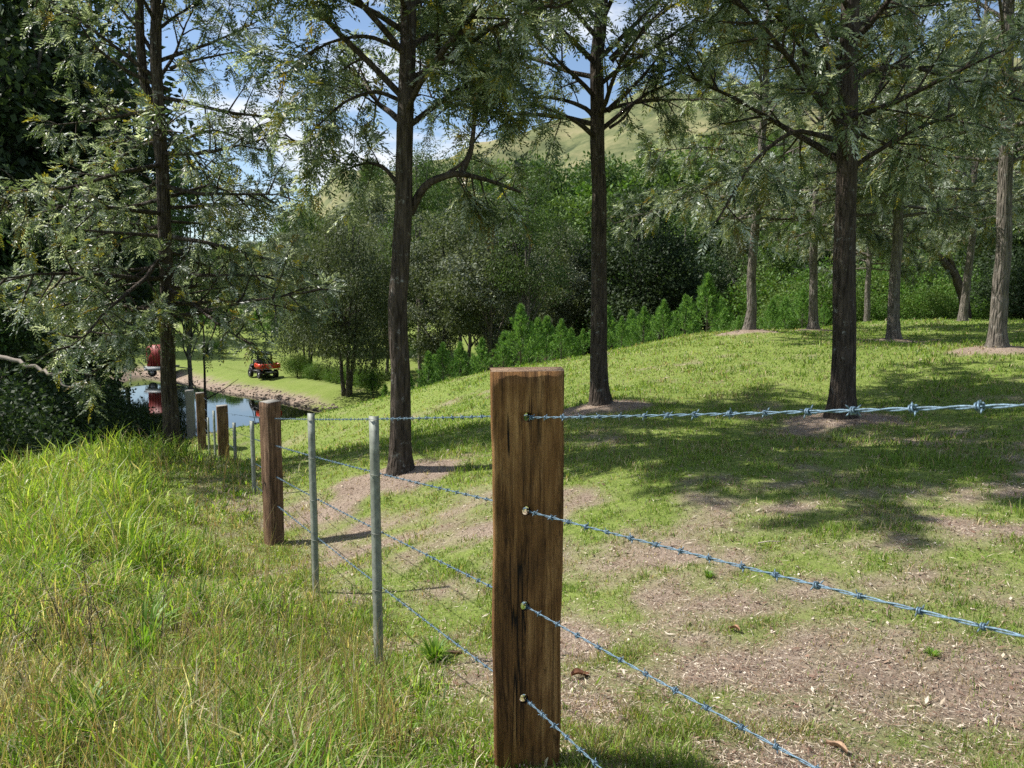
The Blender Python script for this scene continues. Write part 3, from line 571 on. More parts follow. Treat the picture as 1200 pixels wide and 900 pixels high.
# ------------------------------------------------------------------ background trees
def clump_tree(name, H, Wd, zc, nclump, nleaf, ll, lw, cols, r0, seed, droop=0., stems=1, crad=.22, surf=.5, limbs=True):
    r = np.random.default_rng(seed); root = empty(name, (0, 0, 0)); mb = MB(); cols = np.array(cols)
    cen = []
    for k in range(nclump):
        d = unit(r.normal(0, 1, 3)); rad = (.35+.65*r.random()**.6); t = d*rad
        z = zc+(H-zc)*(.5+.5*t[2]*.92); prof = 1-.25*(z-zc)/(H-zc); cen.append((t[0]*Wd/2*prof, t[1]*Wd/2*prof, z))
    cen = np.array(cen); cr_ = Wd*crad*(.55+.8*r.random(nclump))
    for s in range(stems):
        a = s*2.4; off = np.array((math.cos(a), math.sin(a)))*r0*1.6*(stems > 1)
        sp = np.array((math.cos(a), math.sin(a)))*.10*H*(stems > 1); zz = np.linspace(-.4, H*.86, 14)
        px_ = off[0]+sp[0]*np.clip(zz/H, 0, 1)+np.cumsum(r.normal(0, .05, 14)); py_ = off[1]+sp[1]*np.clip(zz/H, 0, 1)+np.cumsum(r.normal(0, .05, 14))
        mb.tube(np.c_[px_, py_, zz], r0*(1-.8*np.clip(zz/H, 0, 1))+r0*.4*np.exp(-np.clip(zz, 0, 9)/.3), 9, True, .12)
    if limbs:
        for c in cen[::max(1, nclump//18)]:
            z0 = max(zc*.5, c[2]*.55); s = np.linspace(0, 1, 6)[:, None]; a = np.array((0, 0, z0)); p = a+(c-a)*s; p[:, 2] += .06*H*np.sin(s[:, 0]*3.1)*.4; p[1:-1] += r.normal(0, .08, (4, 3))
            mb.tube(p, np.linspace(r0*.38, .015, 6), 5, False)
    mb.build('trunk', M_barkfar, root, True)
    ci = r.choice(nclump, nleaf, p=cr_**2/np.sum(cr_**2)); d = r.normal(0, 1, (nleaf, 3)); d /= np.linalg.norm(d, axis=1)[:, None]
    u = np.where(r.random(nleaf) < surf, .75+.35*r.random(nleaf), r.random(nleaf)**.5)[:, None]; d2_ = d.copy(); d2_[:, 2] *= .72
    nz = (.75+.5*vn(d[:, 0]*2.2+ci*3.7, d[:, 1]*2.2+d[:, 2]*2.9, 5))[:, None]
    pos = cen[ci]+d2_*cr_[ci][:, None]*u*nz; pos += r.normal(0, .02*Wd/6, (nleaf, 3))
    ld = d*.5+r.normal(0, .6, (nleaf, 3)); ld[:, 2] -= droop; ld /= np.linalg.norm(ld, axis=1)[:, None]
    wv_ = np.cross(ld, r.normal(0, 1, (nleaf, 3))); wv_ /= np.linalg.norm(wv_, axis=1)[:, None]
    L = (ll*(.6+.8*r.random(nleaf)))[:, None]; w = (lw*(.6+.8*r.random(nleaf)))[:, None]
    V = np.stack([pos, pos+ld*L*.5+wv_*w, pos+ld*L, pos+ld*L*.5-wv_*w], 1)
    cc = (cols[r.integers(0, len(cols), nclump)][ci]*.6+cols[r.integers(0, len(cols), nleaf)]*.4)*(.7+.6*r.random((nleaf, 1)))
    npmesh('crown', V.reshape(-1, 3), [np.arange(4*nleaf).reshape(-1, 4)], M_far, np.repeat(cc, 4, 0), False, root)
    return root
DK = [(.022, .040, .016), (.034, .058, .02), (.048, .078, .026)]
GR = [(.06, .085, .035), (.10, .13, .06), (.16, .19, .11), (.075, .10, .03)]
MG = [(.05, .10, .025), (.085, .15, .035), (.13, .20, .05)]
BG = [(.07, .16, .02), (.10, .21, .03), (.14, .25, .045), (.06, .12, .02)]
protos = {
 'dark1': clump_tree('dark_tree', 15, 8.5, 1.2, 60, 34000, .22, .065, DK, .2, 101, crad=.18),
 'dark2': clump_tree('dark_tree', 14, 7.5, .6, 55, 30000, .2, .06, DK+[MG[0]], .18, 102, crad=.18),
 'willow': clump_tree('willow_like_tree', 12, 8, .5, 95, 36000, .2, .032, GR, .13, 103, .9, 3, .17, .35),
 'silver': clump_tree('silver_leafed_tree', 13, 6.5, 1.8, 56, 26000, .2, .045, GR+[(.24, .27, .22)], .14, 104, .4, 1, .15, .4),
 'mid': clump_tree('leafy_tree', 13, 9, 1.2, 70, 30000, .24, .075, MG+[(.10, .17, .035)], .18, 105, crad=.16),
 'gum': clump_tree('slender_gum', 16, 5.5, 5, 40, 17000, .15, .03, [MG[0], GR[3], MG[1]], .13, 106, .5, 1, .18, .4),
 'bright': clump_tree('bright_green_tree', 11, 9, .8, 60, 26000, .3, .11, BG, .2, 107, crad=.17),
 'shrub': clump_tree('green_shrub', 3.4, 4.0, .1, 34, 15000, .11, .032, BG[:2]+[MG[2], (.09, .14, .02)], .05, 108, 0, 3, .22),
 'darkshrub': clump_tree('dark_shrub', 3.4, 4.2, .1, 34, 13000, .10, .035, DK+MG[:1], .06, 109, 0, 3, .22),
}
used = set()
def put(kind, px, Y, s, lab, group, sz=None, rz=None, dz=0, name=None):
    o = protos[kind]
    if kind in used: o = copy_tree(o)
    used.add(kind); x, y = wpt(px, Y); o.location = (x, y, g1(x, y)+dz); o.scale = (s, s, sz or s); o.rotation_euler.z = random.uniform(0, 6.28) if rz is None else rz
    tag(o, lab, 'shrub' if 'shrub' in kind else 'tree', group)
    return o
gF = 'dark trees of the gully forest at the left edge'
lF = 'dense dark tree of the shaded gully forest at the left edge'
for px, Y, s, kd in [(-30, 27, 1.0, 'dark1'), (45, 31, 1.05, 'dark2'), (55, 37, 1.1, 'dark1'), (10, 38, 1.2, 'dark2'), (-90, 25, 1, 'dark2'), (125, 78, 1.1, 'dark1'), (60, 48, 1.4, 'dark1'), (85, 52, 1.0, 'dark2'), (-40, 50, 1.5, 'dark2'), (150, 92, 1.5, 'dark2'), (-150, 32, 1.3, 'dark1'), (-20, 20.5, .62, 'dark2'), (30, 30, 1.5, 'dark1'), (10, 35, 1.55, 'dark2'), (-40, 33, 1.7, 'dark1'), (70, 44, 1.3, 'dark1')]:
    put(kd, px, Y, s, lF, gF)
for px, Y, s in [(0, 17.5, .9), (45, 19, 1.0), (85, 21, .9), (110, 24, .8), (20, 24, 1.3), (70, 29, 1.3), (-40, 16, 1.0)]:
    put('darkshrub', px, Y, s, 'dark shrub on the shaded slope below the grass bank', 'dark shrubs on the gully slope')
gB = 'trees behind the pond'
for px, Y, s, kd in [(185, 118, 1.3, 'dark1'), (352, 98, .9, 'dark1'), (206, 96, .4, 'dark2'), (226, 110, .35, 'dark2'), (362, 125, 1.4, 'mid')]:
    put(kd, px, Y, s, {'dark1': 'broad dark tree behind the grass field beyond the pond', 'dark2': 'dark bushy tree low behind the field beyond the pond', 'mid': 'mid green tree rising behind the pond field'}[kd], gB)
put('willow', 408, 49, 1.0, 'grey green willowy tree with thin leaning stems right of the red utility vehicle', None, 1.02)
put('willow', 364, 66, .8, 'grey green feathery tree directly behind the red utility vehicle', None, 1.0)
put('silver', 455, 62, 1.0, 'silvery tree partly hidden by the brown trunk left of centre', None)
put('silver', 520, 52, 1.0, 'silver leafed tree just right of the brown trunk behind the pine saplings', None)
put('gum', 617, 44, .92, 'slim dark straight tree standing in the pine rows left of the grey trunk', None)
put('silver', 575, 47, 1.05, 'silver leafed tree left of the slim straight trunk', None)
put('silver', 655, 55, .95, 'silver leafed tree between the slim straight trunk and the grey trunk', None)
put('mid', 500, 78, 1.0, 'mid green tree under the pale hill slope in the centre left gap', None, .8)
put('dark1', 745, 52, .98, 'large dark round crowned tree behind the pines right of the grey trunk', None, .93)
put('dark2', 800, 58, .9, 'dark tree beside the large round crowned one', None)
put('mid', 690, 66, 1.25, 'tall mid green tree rising behind the grey trunk', None)
put('mid', 600, 72, 1.45, 'tall mid green tree behind the slim straight trunk', None, 1.6)
put('bright', 655, 84, 1.6, 'tall bright green tree filling the gap left of the grey trunk', None)
put('bright', 745, 88, 1.75, 'tall bright green tree right of the grey trunk under the hill crest', None)
put('bright', 800, 92, 1.7, 'bright green tree above the dark round crowned one', None)
for px, Y, s, kd in [(800, 84, 1.75, 'mid'), (850, 90, 1.9, 'mid'), (905, 82, 1.7, 'bright'), (955, 88, 1.85, 'mid'), (1010, 80, 1.75, 'bright'), (1075, 86, 1.9, 'mid'), (1140, 84, 1.8, 'bright'), (700, 96, 1.8, 'mid'), (590, 100, 1.75, 'mid')]:
    put(kd, px, Y, s, 'very tall %s tree in the wall of woodland behind the lawn' % {'mid': 'mid green', 'bright': 'fresh green'}[kd], 'tall woodland wall behind the lawn')
put('silver', 550, 66, 1.25, 'tall silvery tree behind the forked limb of the brown trunk', None)
put('gum', 492, 58, 1.25, 'tall slender tree just right of the brown trunk, reaching over the hill line', None)
put('gum', 540, 63, 1.3, 'tall slender tree under the forked limb, reaching over the hill line', None)
put('silver', 440, 70, 1.35, 'tall silvery tree left of the brown trunk against the pale hill', None)
put('silver', 350, 84, 1.1, 'silvery tree at the edge of the field behind the willowy trees', None)
put('mid', 420, 86, 1.1, 'mid green tree behind the grey green willowy one', None)
gR = 'mixed trees behind the brow of the lawn on the right'
for px, Y, s, kd in [(850, 95, 1.0, 'silver'), (880, 75, 1.1, 'silver'), (930, 62, .95, 'mid'), (980, 56, 1.0, 'dark2'), (1040, 60, 1.1, 'mid'), (1100, 52, 1.0, 'dark1'), (1165, 47, 1.0, 'dark2'), (1220, 42, 1.0, 'dark1'), (1280, 40, 1.1, 'mid'), (1010, 75, 1.4, 'silver'), (900, 90, 1.3, 'mid'), (1130, 70, 1.4, 'mid')]:
    put(kd, px, Y, s, {'silver': 'silvery grey tree seen beyond the brow of the lawn', 'mid': 'leafy green tree beyond the brow on the right', 'dark2': 'dark bushy tree beyond the brow on the right', 'dark1': 'tall dark tree beyond the brow on the right'}[kd], gR)
gS = 'bright shrubs along the brow of the lawn'
for px, Y, s, kd in [(925, 34, .62, 'shrub'), (958, 38, 1.15, 'shrub'), (1012, 37, .75, 'shrub'), (1046, 40, 1.3, 'shrub'), (1088, 36, .7, 'shrub'), (1128, 40, 1.1, 'shrub'), (1068, 46, 1.9, 'shrub'), (985, 46, 1.75, 'shrub'), (880, 42, .8, 'shrub'), (905, 48, 1.7, 'shrub'), (1150, 35, .5, 'shrub')]:
    put(kd, px, Y, s, 'bright green leafy shrub along the brow of the lawn', gS)
for px, Y, s in [(1000, 41, 1.0), (1110, 43, 1.3), (940, 43, 1.1), (1165, 36, .9), (1205, 34, 1.0), (1245, 33, 1.0), (1190, 40, 1.3)]:
    put('darkshrub', px, Y, s, 'dark leafy shrub behind the brow of the lawn on the right', 'dark shrubs behind the brow of the lawn')
for px, Y, s in [(350, 64, .6), (372, 60, .5), (396, 57, .5), (415, 54, .6), (435, 52, .6), (262, 80, .4), (248, 78, .35)]:
    put('shrub', px, Y, s, 'low bright shrub on the grass beyond the dam', 'low shrubs beyond the dam')
# leaning tree at right
r_ = np.random.default_rng(5); x0, y0 = wpt(1133, 33); zb = g1(x0, y0)
lt = empty('leaning_tree', (x0, y0, zb)); tag(lt, 'crooked tree leaning left behind the brow between the two grey trunks', 'tree'); mb = MB(); bse = np.array((x0, y0, zb))
pp = np.array([P(1133, 385, 33), P(1130, 350, 33), P(1118, 320, 33), P(1098, 298, 33), P(1070, 280, 33), P(1040, 255, 33.5)])-bse; pp[0, 2] = -.3
mb.tube(pp, [.24, .2, .17, .14, .11, .06], 9, True, .15)
mb.tube(np.array([P(1118, 320, 33), P(1108, 285, 33), P(1112, 250, 33), P(1120, 200, 33)])-bse, [.13, .1, .08, .04], 7, True, .1)
mb.build('trunk', M_bark, lt, True)
fpz = []; fdz = []; fz = []
for c, rr_ in [(P(1040, 250, 33.5), 1.6), (P(1075, 240, 33), 1.4), (P(1120, 210, 33), 1.8), (P(1150, 240, 33.5), 1.4)]:
    for q in range(900): fpz.append(c-bse+r_.normal(0, rr_*.45, 3)); fdz.append(r_.normal(0, 1, 3)); fz.append(.25)
V, q, C = fronds(fpz, fdz, fz, r_, npair=4, lw=.018, ll=.09); npmesh('crown', V, [q], M_leaf, C, False, lt)
# trees on the far hill
gH = 'scattered trees on the far hillside'
hr = random.Random(3)
for k in range(85):
    px = hr.uniform(-40, 1240); Y = hr.uniform(170, 300); kd = hr.choice(['mid', 'bright', 'dark1', 'mid'])
    put(kd, px, Y, hr.uniform(.6, 1.05), {'mid': 'mid green tree on the far hillside', 'bright': 'bright green tree on the far hillside', 'dark1': 'dark tree on the far hillside'}[kd], gH)
for px, Y, s in [(650, 150, 1.2), (680, 165, 1.4), (715, 160, 1.3), (750, 170, 1.45), (785, 160, 1.2), (820, 165, 1.3), (765, 150, 1.0), (620, 160, 1.0), (540, 140, .9), (575, 150, .9)]:
    put('bright', px, Y, s, 'sunlit bright green tree in the belt at the foot of the far hill', 'sunlit tree belt at the foot of the far hill')

# ------------------------------------------------------------------ pine saplings
def pine(seed, H=1.9):
    r = np.random.default_rng(seed); root = empty('pine_sapling'); mb = MB(); mb.tube([(0, 0, -.1), (0, 0, H*.5), (.01, 0, H*.98)], [.03, .018, .005], 6)
    pos = []; dr = []
    nb = 64
    for k in range(nb):
        t = (k/nb)**.85; z = .12*H+.86*H*t; L = (.44*H*(1-t)**1.15+.06)*(.7+.5*r.random()); az = k*2.399+r.normal(0, .3); el = .35+.75*t
        d = np.array((math.cos(az)*math.cos(el), math.sin(az)*math.cos(el), math.sin(el))); pts, _ = bend((0, 0, z), d, L, 5, .7, r, .05); mb.tube(pts, np.linspace(.008, .003, 6), 4, False)
        for q in range(int(16+50*L)):
            u = (.15+.85*r.random()**.7)*5; k0 = min(int(u), 4); pos.append(pts[k0]+(pts[k0+1]-pts[k0])*(u-k0)); dr.append(unit(pts[k0+1]-pts[k0])*.8+r.normal(0, .42, 3)+np.array((0, 0, .25)))
    mb.build('trunk', M_barkfar, root)
    pos = np.repeat(np.array(pos), 2, 0); dr = np.repeat(np.array(dr), 2, 0)+r.normal(0, .25, (len(pos), 3)); n = len(pos); dr /= np.linalg.norm(dr, axis=1)[:, None]
    w = np.cross(dr, r.normal(0, 1, (n, 3))); w /= np.linalg.norm(w, axis=1)[:, None]; L = (.13*(.7+.6*r.random(n)))[:, None]; w *= .009
    V = np.stack([pos-w*.5, pos+dr*L*.5+w, pos+dr*L, pos+dr*L*.5-w], 1)
    cc = np.array([(.07, .16, .035), (.13, .27, .055), (.23, .38, .10)])[r.integers(0, 3, n)]*(.8+.4*r.random((n, 1)))
    npmesh('crown', V.reshape(-1, 3), [np.arange(4*n).reshape(-1, 4)], M_far, np.repeat(cc, 4, 0), False, root); return root
pines = [pine(s) for s in (1, 2, 3, 4)]; pu = set()
pr_ = random.Random(11); spots = []
for px, Y, h in [(825, 25.5, 1.9), (775, 25, 1.5), (727, 24.5, 1.35), (682, 23.5, 1.15), (657, 23.5, 1.35), (752, 27, 1.6), (800, 28, 1.9), (842, 29, 1.7), (862, 31, 1.6), (900, 30, 1.5), (915, 32, 1.9), (935, 29, 1.6), (700, 26, 1.5), (630, 26, 1.7), (610, 25, 2.3),
                 (590, 27, 1.9), (565, 26, 2.0), (540, 28, 2.3), (520, 26, 1.7), (503, 29, 2.2), (640, 29, 2.2), (668, 30, 2.2), (710, 30, 2.3), (738, 32, 2.4), (770, 32, 2.2), (810, 34, 2.2), (835, 36, 2.2), 
                 (560, 35, 2.8), (620, 36, 2.8), (510, 38, 2.6), (480, 36, 2.4), (452, 44, 2.0), (438, 48, 2.2), (905, 36, 2.4), (870, 37, 2.2), (945, 35, 2.2), (960, 32, 1.6), (740, 28.5, 1.3), (788, 26.5, 1.0)]:
    i = pr_.randrange(4); o = pines[i]
    if i in pu: o = copy_tree(o)
    pu.add(i); x, y = wpt(px, Y); s = h/1.9*.92*pr_.uniform(.72, 1.2); o.location = (x, y, g1(x, y)); o.scale = (s*1.05, s*1.05, s); o.rotation_euler.z = pr_.uniform(0, 6)
    tag(o, 'young green pine sapling in the rows beyond the brow of the lawn', 'pine sapling', 'young pines planted in rows beyond the lawn')
tag([o for o in COL.objects if o.name.startswith('pine_sapling')][0], None)
# bigger dark conifers behind the utility vehicle
for px, Y, h in [(262, 97, 2.8), (285, 95, 3.0), (305, 98, 3.1), (322, 93, 3.6), (240, 100, 2.6), (295, 104, 3.6), (275, 103, 3.4), (251, 104, 3.2), (314, 105, 3.6), (328, 100, 4)]:
    o = copy_tree(pines[1]); x, y = wpt(px, Y); o.location = (x, y, g1(x, y)); s = h/1.9; o.scale = (s*1.3, s*1.3, s); tag(o, 'dark green conifer at the top of the field behind the utility vehicle', 'conifer', 'conifers above the field beyond the pond'); 

# ------------------------------------------------------------------ dead saplings by the pond
def dead(px, Y, ty, label, r0, seed, forks):
    r = np.random.default_rng(seed); x, y = wpt(px, Y); z = g1(x, y); top = P(px, ty, Y)[2]; H = top-z; root = empty('bare_sapling', (x, y, z)); tag(root, label, 'tree')
    zz = np.linspace(-.2, H, 14); c = np.cumsum(r.normal(0, .03, (14, 2)), 0); c -= c[0]; pts = np.c_[c, zz]; mb = MB(); mb.tube(pts, np.linspace(r0, r0*.35, 14), 8)
    for f in range(forks):
        t = .35+.6*r.random(); i = int(t*13); d = unit(r.normal(0, 1, 3)*np.array((1, 1, .2))+np.array((0, 0, .9))); q, _ = bend(pts[i], d, H*(.12+.2*r.random()), 5, .3, r); mb.tube(q, np.linspace(r0*.4, .008, 6), 5)
    mb.build('trunk', M_bark, root, True)
put('gum', 226, 30.5, .8, 'slender tree rising on a thin straight stem behind the pale corner post', None)
dead(241, 29, 372, 'short forked dead sapling just right of the thin bare stem', .07, 2, 7)
# pale dead branch reaching in from left
mb = MB(); bp_ = np.array([P(-30, 408, 17), P(0, 418, 16.8), P(40, 430, 16.5), P(62, 440, 16.3), P(75, 452, 16.2), P(110, 455, 16)]); o0 = bp_[0].copy(); r_ = np.random.default_rng(2)
s = np.linspace(0, 5, 26); bb = np.stack([np.interp(s, range(6), bp_[:, c]) for c in range(3)], 1)+r_.normal(0, .02, (26, 3)); mb.tube(bb-o0, np.linspace(.06, .012, 26), 7)
mb.tube(np.array([bp_[3], P(85, 432, 16), P(105, 440, 15.8)])-o0, [.02, .012, .006], 5)
db = mb.build('dead_branch', plain('dead_branch_bark', (.24, .2, .16), .9, 0, .3, 20), None, True); db.location = o0; tag(db, 'pale dead branch reaching out of the dark forest at the left edge', 'branch')

# ------------------------------------------------------------------ utility vehicle
M_red = plain('red_paint', (.62, .05, .018), .4, 0, .12, 5); M_blk = plain('black_plastic', (.012, .012, .013), .55); M_tyre = plain('tyre_rubber', (.018, .018, .018), .85); M_rim = plain('steel_rim', (.35, .35, .36), .4, .7)
M_roof = plain('roof_panel', (.03, .032, .035), .35); M_seat = plain('seat_vinyl', (.03, .03, .032), .6)
def utv():
    x, y = wpt(311, 58.5); hd = math.atan2(.78, -.63)-math.pi/2; root = empty('utility_vehicle', (x, y, g1(x, y)+.0), hd); tag(root, 'black side by side utility vehicle with a red tray parked beyond the pond', 'utility vehicle')
    def part(nm, mt, f, par=root): mb = MB(); f(mb); return mb.build(nm, mt, par)
    # local: +y forward, z up
    part('chassis', M_blk, lambda m: (m.box((0, 0, .42), (1.2, 2.7, .14)), m.box((0, 1.15, .62), (1.15, .5, .3), taper=.85), m.box((0, .25, .52), (1.25, .9, .1))))
    part('bonnet', M_blk, lambda m: m.box((0, 1.18, .86), (1.12, .62, .22), taper=.82))
    def tray(m):
        m.box((0, -.85, .78), (1.5, 1.25, .05)); m.box((-.73, -.85, .95), (.05, 1.25, .34)); m.box((.73, -.85, .95), (.05, 1.25, .34)); m.box((0, -.25, .98), (1.41, .05, .40))
        for k in (-.4, 0, .4): m.box((-.762, -.85+k, .95), (.014, .05, .32)); m.box((.762, -.85+k, .95), (.014, .05, .32))
    tr_ = part('cargo_tray', M_red, tray); part('tailgate', M_red, lambda m: (m.box((0, -1.5, .95), (1.5, .045, .34)), m.box((0, -1.53, 1.02), (1.2, .014, .05)), m.box((0, -1.53, .88), (1.2, .014, .05))), tr_)
    part('roof', M_roof, lambda m: (m.box((0, .25, 1.92), (1.3, 1.45, .07), taper=.93), m.box((0, .97, 1.88), (1.2, .06, .06))))
    def cage(m):
        for sx_ in (-.58, .58):
            m.tube([(sx_, -.35, .75), (sx_, -.33, 1.3), (sx_*.95, -.30, 1.88)], .028, 7); m.tube([(sx_, .98, .9), (sx_*.97, .8, 1.4), (sx_*.95, .62, 1.88)], .028, 7); m.tube([(sx_*.95, -.3, 1.86), (sx_*.95, .62, 1.86)], .028, 7); m.tube([(sx_, -.35, .9), (sx_, .3, .86), (sx_, .4, .5)], .022, 6)
        m.tube([(-.57, -.33, 1.35), (.57, -.33, 1.35)], .025, 7); m.tube([(0, -.33, .8), (0, -.31, 1.86)], .022, 6); m.tube([(-.57, -.33, 1.84), (.57, -.33, 1.84)], .03, 7)
    part('roll_cage', M_blk, cage)
    part('rear_screen', M_blk, lambda m: (m.box((0, -.365, 1.12), (1.14, .02, .44)), m.box((0, -.365, 1.79), (1.12, .02, .16)), m.box((-.5, -.365, 1.52), (.14, .02, .36)), m.box((.5, -.365, 1.52), (.14, .02, .36)), m.box((0, -.365, 1.52), (.2, .02, .36)), m.box((-.585, .1, 1.15), (.02, .85, .5)), m.box((.585, .1, 1.15), (.02, .85, .5))))
    for sx_ in (-.3, .3):
        part('seat', M_seat, lambda m: (m.box((sx_, .1, .78), (.48, .48, .14)), m.box((sx_, -.16, 1.08), (.46, .12, .5)), m.box((sx_, -.17, 1.42), (.24, .09, .16))))
    part('steering_wheel', M_blk, lambda m: (m.tube([(-.3+.17*math.cos(a), .56+.05*math.sin(a), 1.1+.16*math.sin(a)) for a in np.linspace(0, 6.28, 14)], .014, 5), m.tube([(-.3, .58, 1.08), (-.3, .85, .9)], .02, 5)))
    for sx_ in (-.62, .62):
        for sy in (-.88, .98):
            w = empty('wheel', (sx_, sy, .32)); w.parent = root
            def ty(m):
                a = np.linspace(0, 2*math.pi, 25)[:-1]; prof = [(.17, -.11), (.27, -.13), (.32, -.09), (.325, 0), (.32, .09), (.27, .13), (.17, .11)]
                V = [(px, r__*math.cos(q), r__*math.sin(q)) for q in a for r__, px in prof]; K = len(prof); q_ = [(i*K+j, i*K+(j+1) % K, ((i+1) % 24)*K+(j+1) % K, ((i+1) % 24)*K+j) for i in range(24) for j in range(K)]
                m.add(V, q_)
                for q in a: m.box((0, .322*math.cos(q), .322*math.sin(q)), (.2, .03, .02), [(1, 0, 0), (0, math.sin(q), math.cos(q)), (0, -math.cos(q), math.sin(q))])
            part('tyre', M_tyre, ty, w); part('rim', M_rim, lambda m: (m.cyl((-.08, 0, 0), (.08, 0, 0), .172, 20), m.cyl((-.1, 0, 0), (.1, 0, 0), .05, 10)), w)
    for sx_ in (-.62, .62): part('tail_light', plain('red_lens', (.5, .02, .02), .2), lambda m: m.box((sx_, -1.46, .68), (.12, .05, .09)))
    part('mudguard', M_blk, lambda m: [m.tube([(s_*.62, .98+.42*math.cos(a), .32+.42*math.sin(a)) for a in np.linspace(.2, 2.9, 8)], .05, 6) for s_ in (-1, 1)])
    part('tow_hitch', M_rim, lambda m: (m.box((0, -1.5, .5), (.9, .06, .08)), m.box((0, -1.58, .46), (.08, .14, .05))))
utv()
# red enclosed trailer at the far end of the pond
x, y = wpt(193, 66); tz = max(g1(x, y), WATER+.25); tr = empty('box_trailer', (x, y, tz), R(8)); tag(tr, 'dark red box body on a grey trailer at the far end of the pond', 'trailer')
mb = MB(); mb.box((0, 0, 1.75), (1.9, 1.6, 1.75)); 
for k in range(-4, 5): mb.box((k*.21, -.812, 1.75), (.05, .02, 1.65))
mb.build('box_body', plain('dull_red_paint', (.30, .03, .026), .55, 0, .15, 3), tr)
mb = MB(); mb.box((0, 0, .78), (2.5, 1.7, .14)); mb.box((-.9, -.7, .55), (.08, .08, .4)); mb.box((.9, -.7, .55), (.08, .08, .4)); mb.tube([(1.2, 0, .75), (2.2, 0, .6)], .05, 6); mb.build('chassis', M_galv, tr)
mb = MB(); mb.box((0, -.87, .66), (2.3, .05, .3)); mb.box((0, -.9, .82), (2.35, .06, .05)); mb.build('side_skirt', plain('pale_panel', (.45, .48, .52), .4), tr)
for sx_ in (-.55, .55):
    w = empty('wheel', (sx_, -.72, .33)); w.parent = tr; mb = MB(); mb.cyl((0, -.1, 0), (0, .1, 0), .33, 22); mb.build('tyre', M_tyre, w); mb = MB(); mb.cyl((0, -.115, 0), (0, .115, 0), .18, 16); mb.build('rim', M_rim, w)

# ------------------------------------------------------------------ rocks along the dam
def rockmesh(n, r):
    t_ = (1+5**.5)/2; B = np.array([(-1, t_, 0), (1, t_, 0), (-1, -t_, 0), (1, -t_, 0), (0, -1, t_), (0, 1, t_), (0, -1, -t_), (0, 1, -t_), (t_, 0, -1), (t_, 0, 1), (-t_, 0, -1), (-t_, 0, 1)]); B /= np.linalg.norm(B[0])
    Fc = np.array([(0, 11, 5), (0, 5, 1), (0, 1, 7), (0, 7, 10), (0, 10, 11), (1, 5, 9), (5, 11, 4), (11, 10, 2), (10, 7, 6), (7, 1, 8), (3, 9, 4), (3, 4, 2), (3, 2, 6), (3, 6, 8), (3, 8, 9), (4, 9, 5), (2, 4, 11), (6, 2, 10), (8, 6, 7), (9, 8, 1)])
    return B, Fc
B_, Fc = rockmesh(0, 0); r_ = np.random.default_rng(8); VV = []; FF = []; CC = []
edge = POND[0:7]
for k in range(600):
    i = r_.integers(0, 6); s = r_.random(); p = edge[i]*(1-s)+edge[i+1]*s; out = np.array((.25, 1.)); p = p+out*r_.uniform(-.25, 1.1); sz = .025+.07*r_.random()**2*(1 if r_.random() < .93 else 2)
    z = g1(p[0], p[1]); v = B_*(sz*(.7+.6*r_.random((12, 1))))*np.array((1.2, 1, .7)); VV.append(v+np.array((p[0], p[1], max(z, WATER)+sz*.1))); FF.append(Fc+12*k); CC.append(np.tile(np.array((.26, .21, .16))*(.5+.9*r_.random()), (12, 1)))
m, t, b = mat('rock'); a = N(t, 'ShaderNodeAttribute', attribute_name='Col'); t.links.new(a.outputs['Color'], b.inputs['Base Color']); b.inputs['Roughness'].default_value = .95
tag(npmesh('rubble', np.concatenate(VV), [np.concatenate(FF)], m, np.concatenate(CC)), 'brown rubble and clods lining the far edge of the pond', 'rubble', kind='stuff')

# ------------------------------------------------------------------ grass
def blades(name, x, y, h, w, lean, col, label, cat, r, az=None):
    n = len(x); z = gz(x, y)-.004; az = r.uniform(0, 2*math.pi, n) if az is None else az; fa = r.uniform(0, 2*math.pi, n)
    ld = np.c_[np.cos(az), np.sin(az)]*np.clip(lean, 0, .97)[:, None]; up = np.sqrt(1-np.clip(lean, 0, .97)**2); s = np.c_[np.cos(fa), np.sin(fa), 0*fa]*w[:, None]/2
    p0 = np.c_[x, y, z]; pm = p0+np.c_[ld*h[:, None]*.33, h*(.35+.25*up)]; pt = p0+np.c_[ld*h[:, None], h*up]
    V = np.stack([p0-s, p0+s, pm+s*.85, pm-s*.85, pt], 1).reshape(-1, 3); i = np.arange(n)[:, None]*5
    C = np.repeat(col, 5, 0)
    return tag(npmesh(name, V, [i+np.array([[0, 1, 2, 3]]), i+np.array([[3, 2, 4]])], M_grass, C), label, cat, kind='stuff')
def sample(n, r, r0, r1, a0=-50, a1=50):
    rad = r0*(r1/r0)**r.random(n); a = np.radians(r.uniform(a0, a1, n)); return rad*np.sin(a), rad*np.cos(a), rad
r = np.random.default_rng(21)
x, y, rad = sample(760000, r, 1.3, 34)
keep = left_of_fence(x, y) < .6; x, y, rad = x[keep], y[keep], rad[keep]
d = dirt(x, y); pt = fbm(x*2.3, y*2.3, 31, 4); keep = (r.random(len(x)) < (1-d)**1.6*(.35+1.3*ss(.3, .6, pt))+.24) & (pond_sdf(x, y) > .2); x, y, rad, d, pt = x[keep], y[keep], rad[keep], d[keep], pt[keep]
mc = vn(x*11, y*11, 91)*.6+vn(x*27, y*27, 92)*.4; keep = r.random(len(x)) < .25+1.5*ss(.25, .6, mc); x, y, rad, d, pt, mc = x[keep], y[keep], rad[keep], d[keep], pt[keep], mc[keep]
n = len(x); h = (.55+.8*ss(.35, .7, mc))*(.018+.045*r.random(n)**1.5)*(.7+.9*ss(.45, .7, pt))*(1-.4*d)*(1+.25*ss(5, 12, rad)); w = np.maximum(.0032, rad*.00095)*(.7+.6*r.random(n))
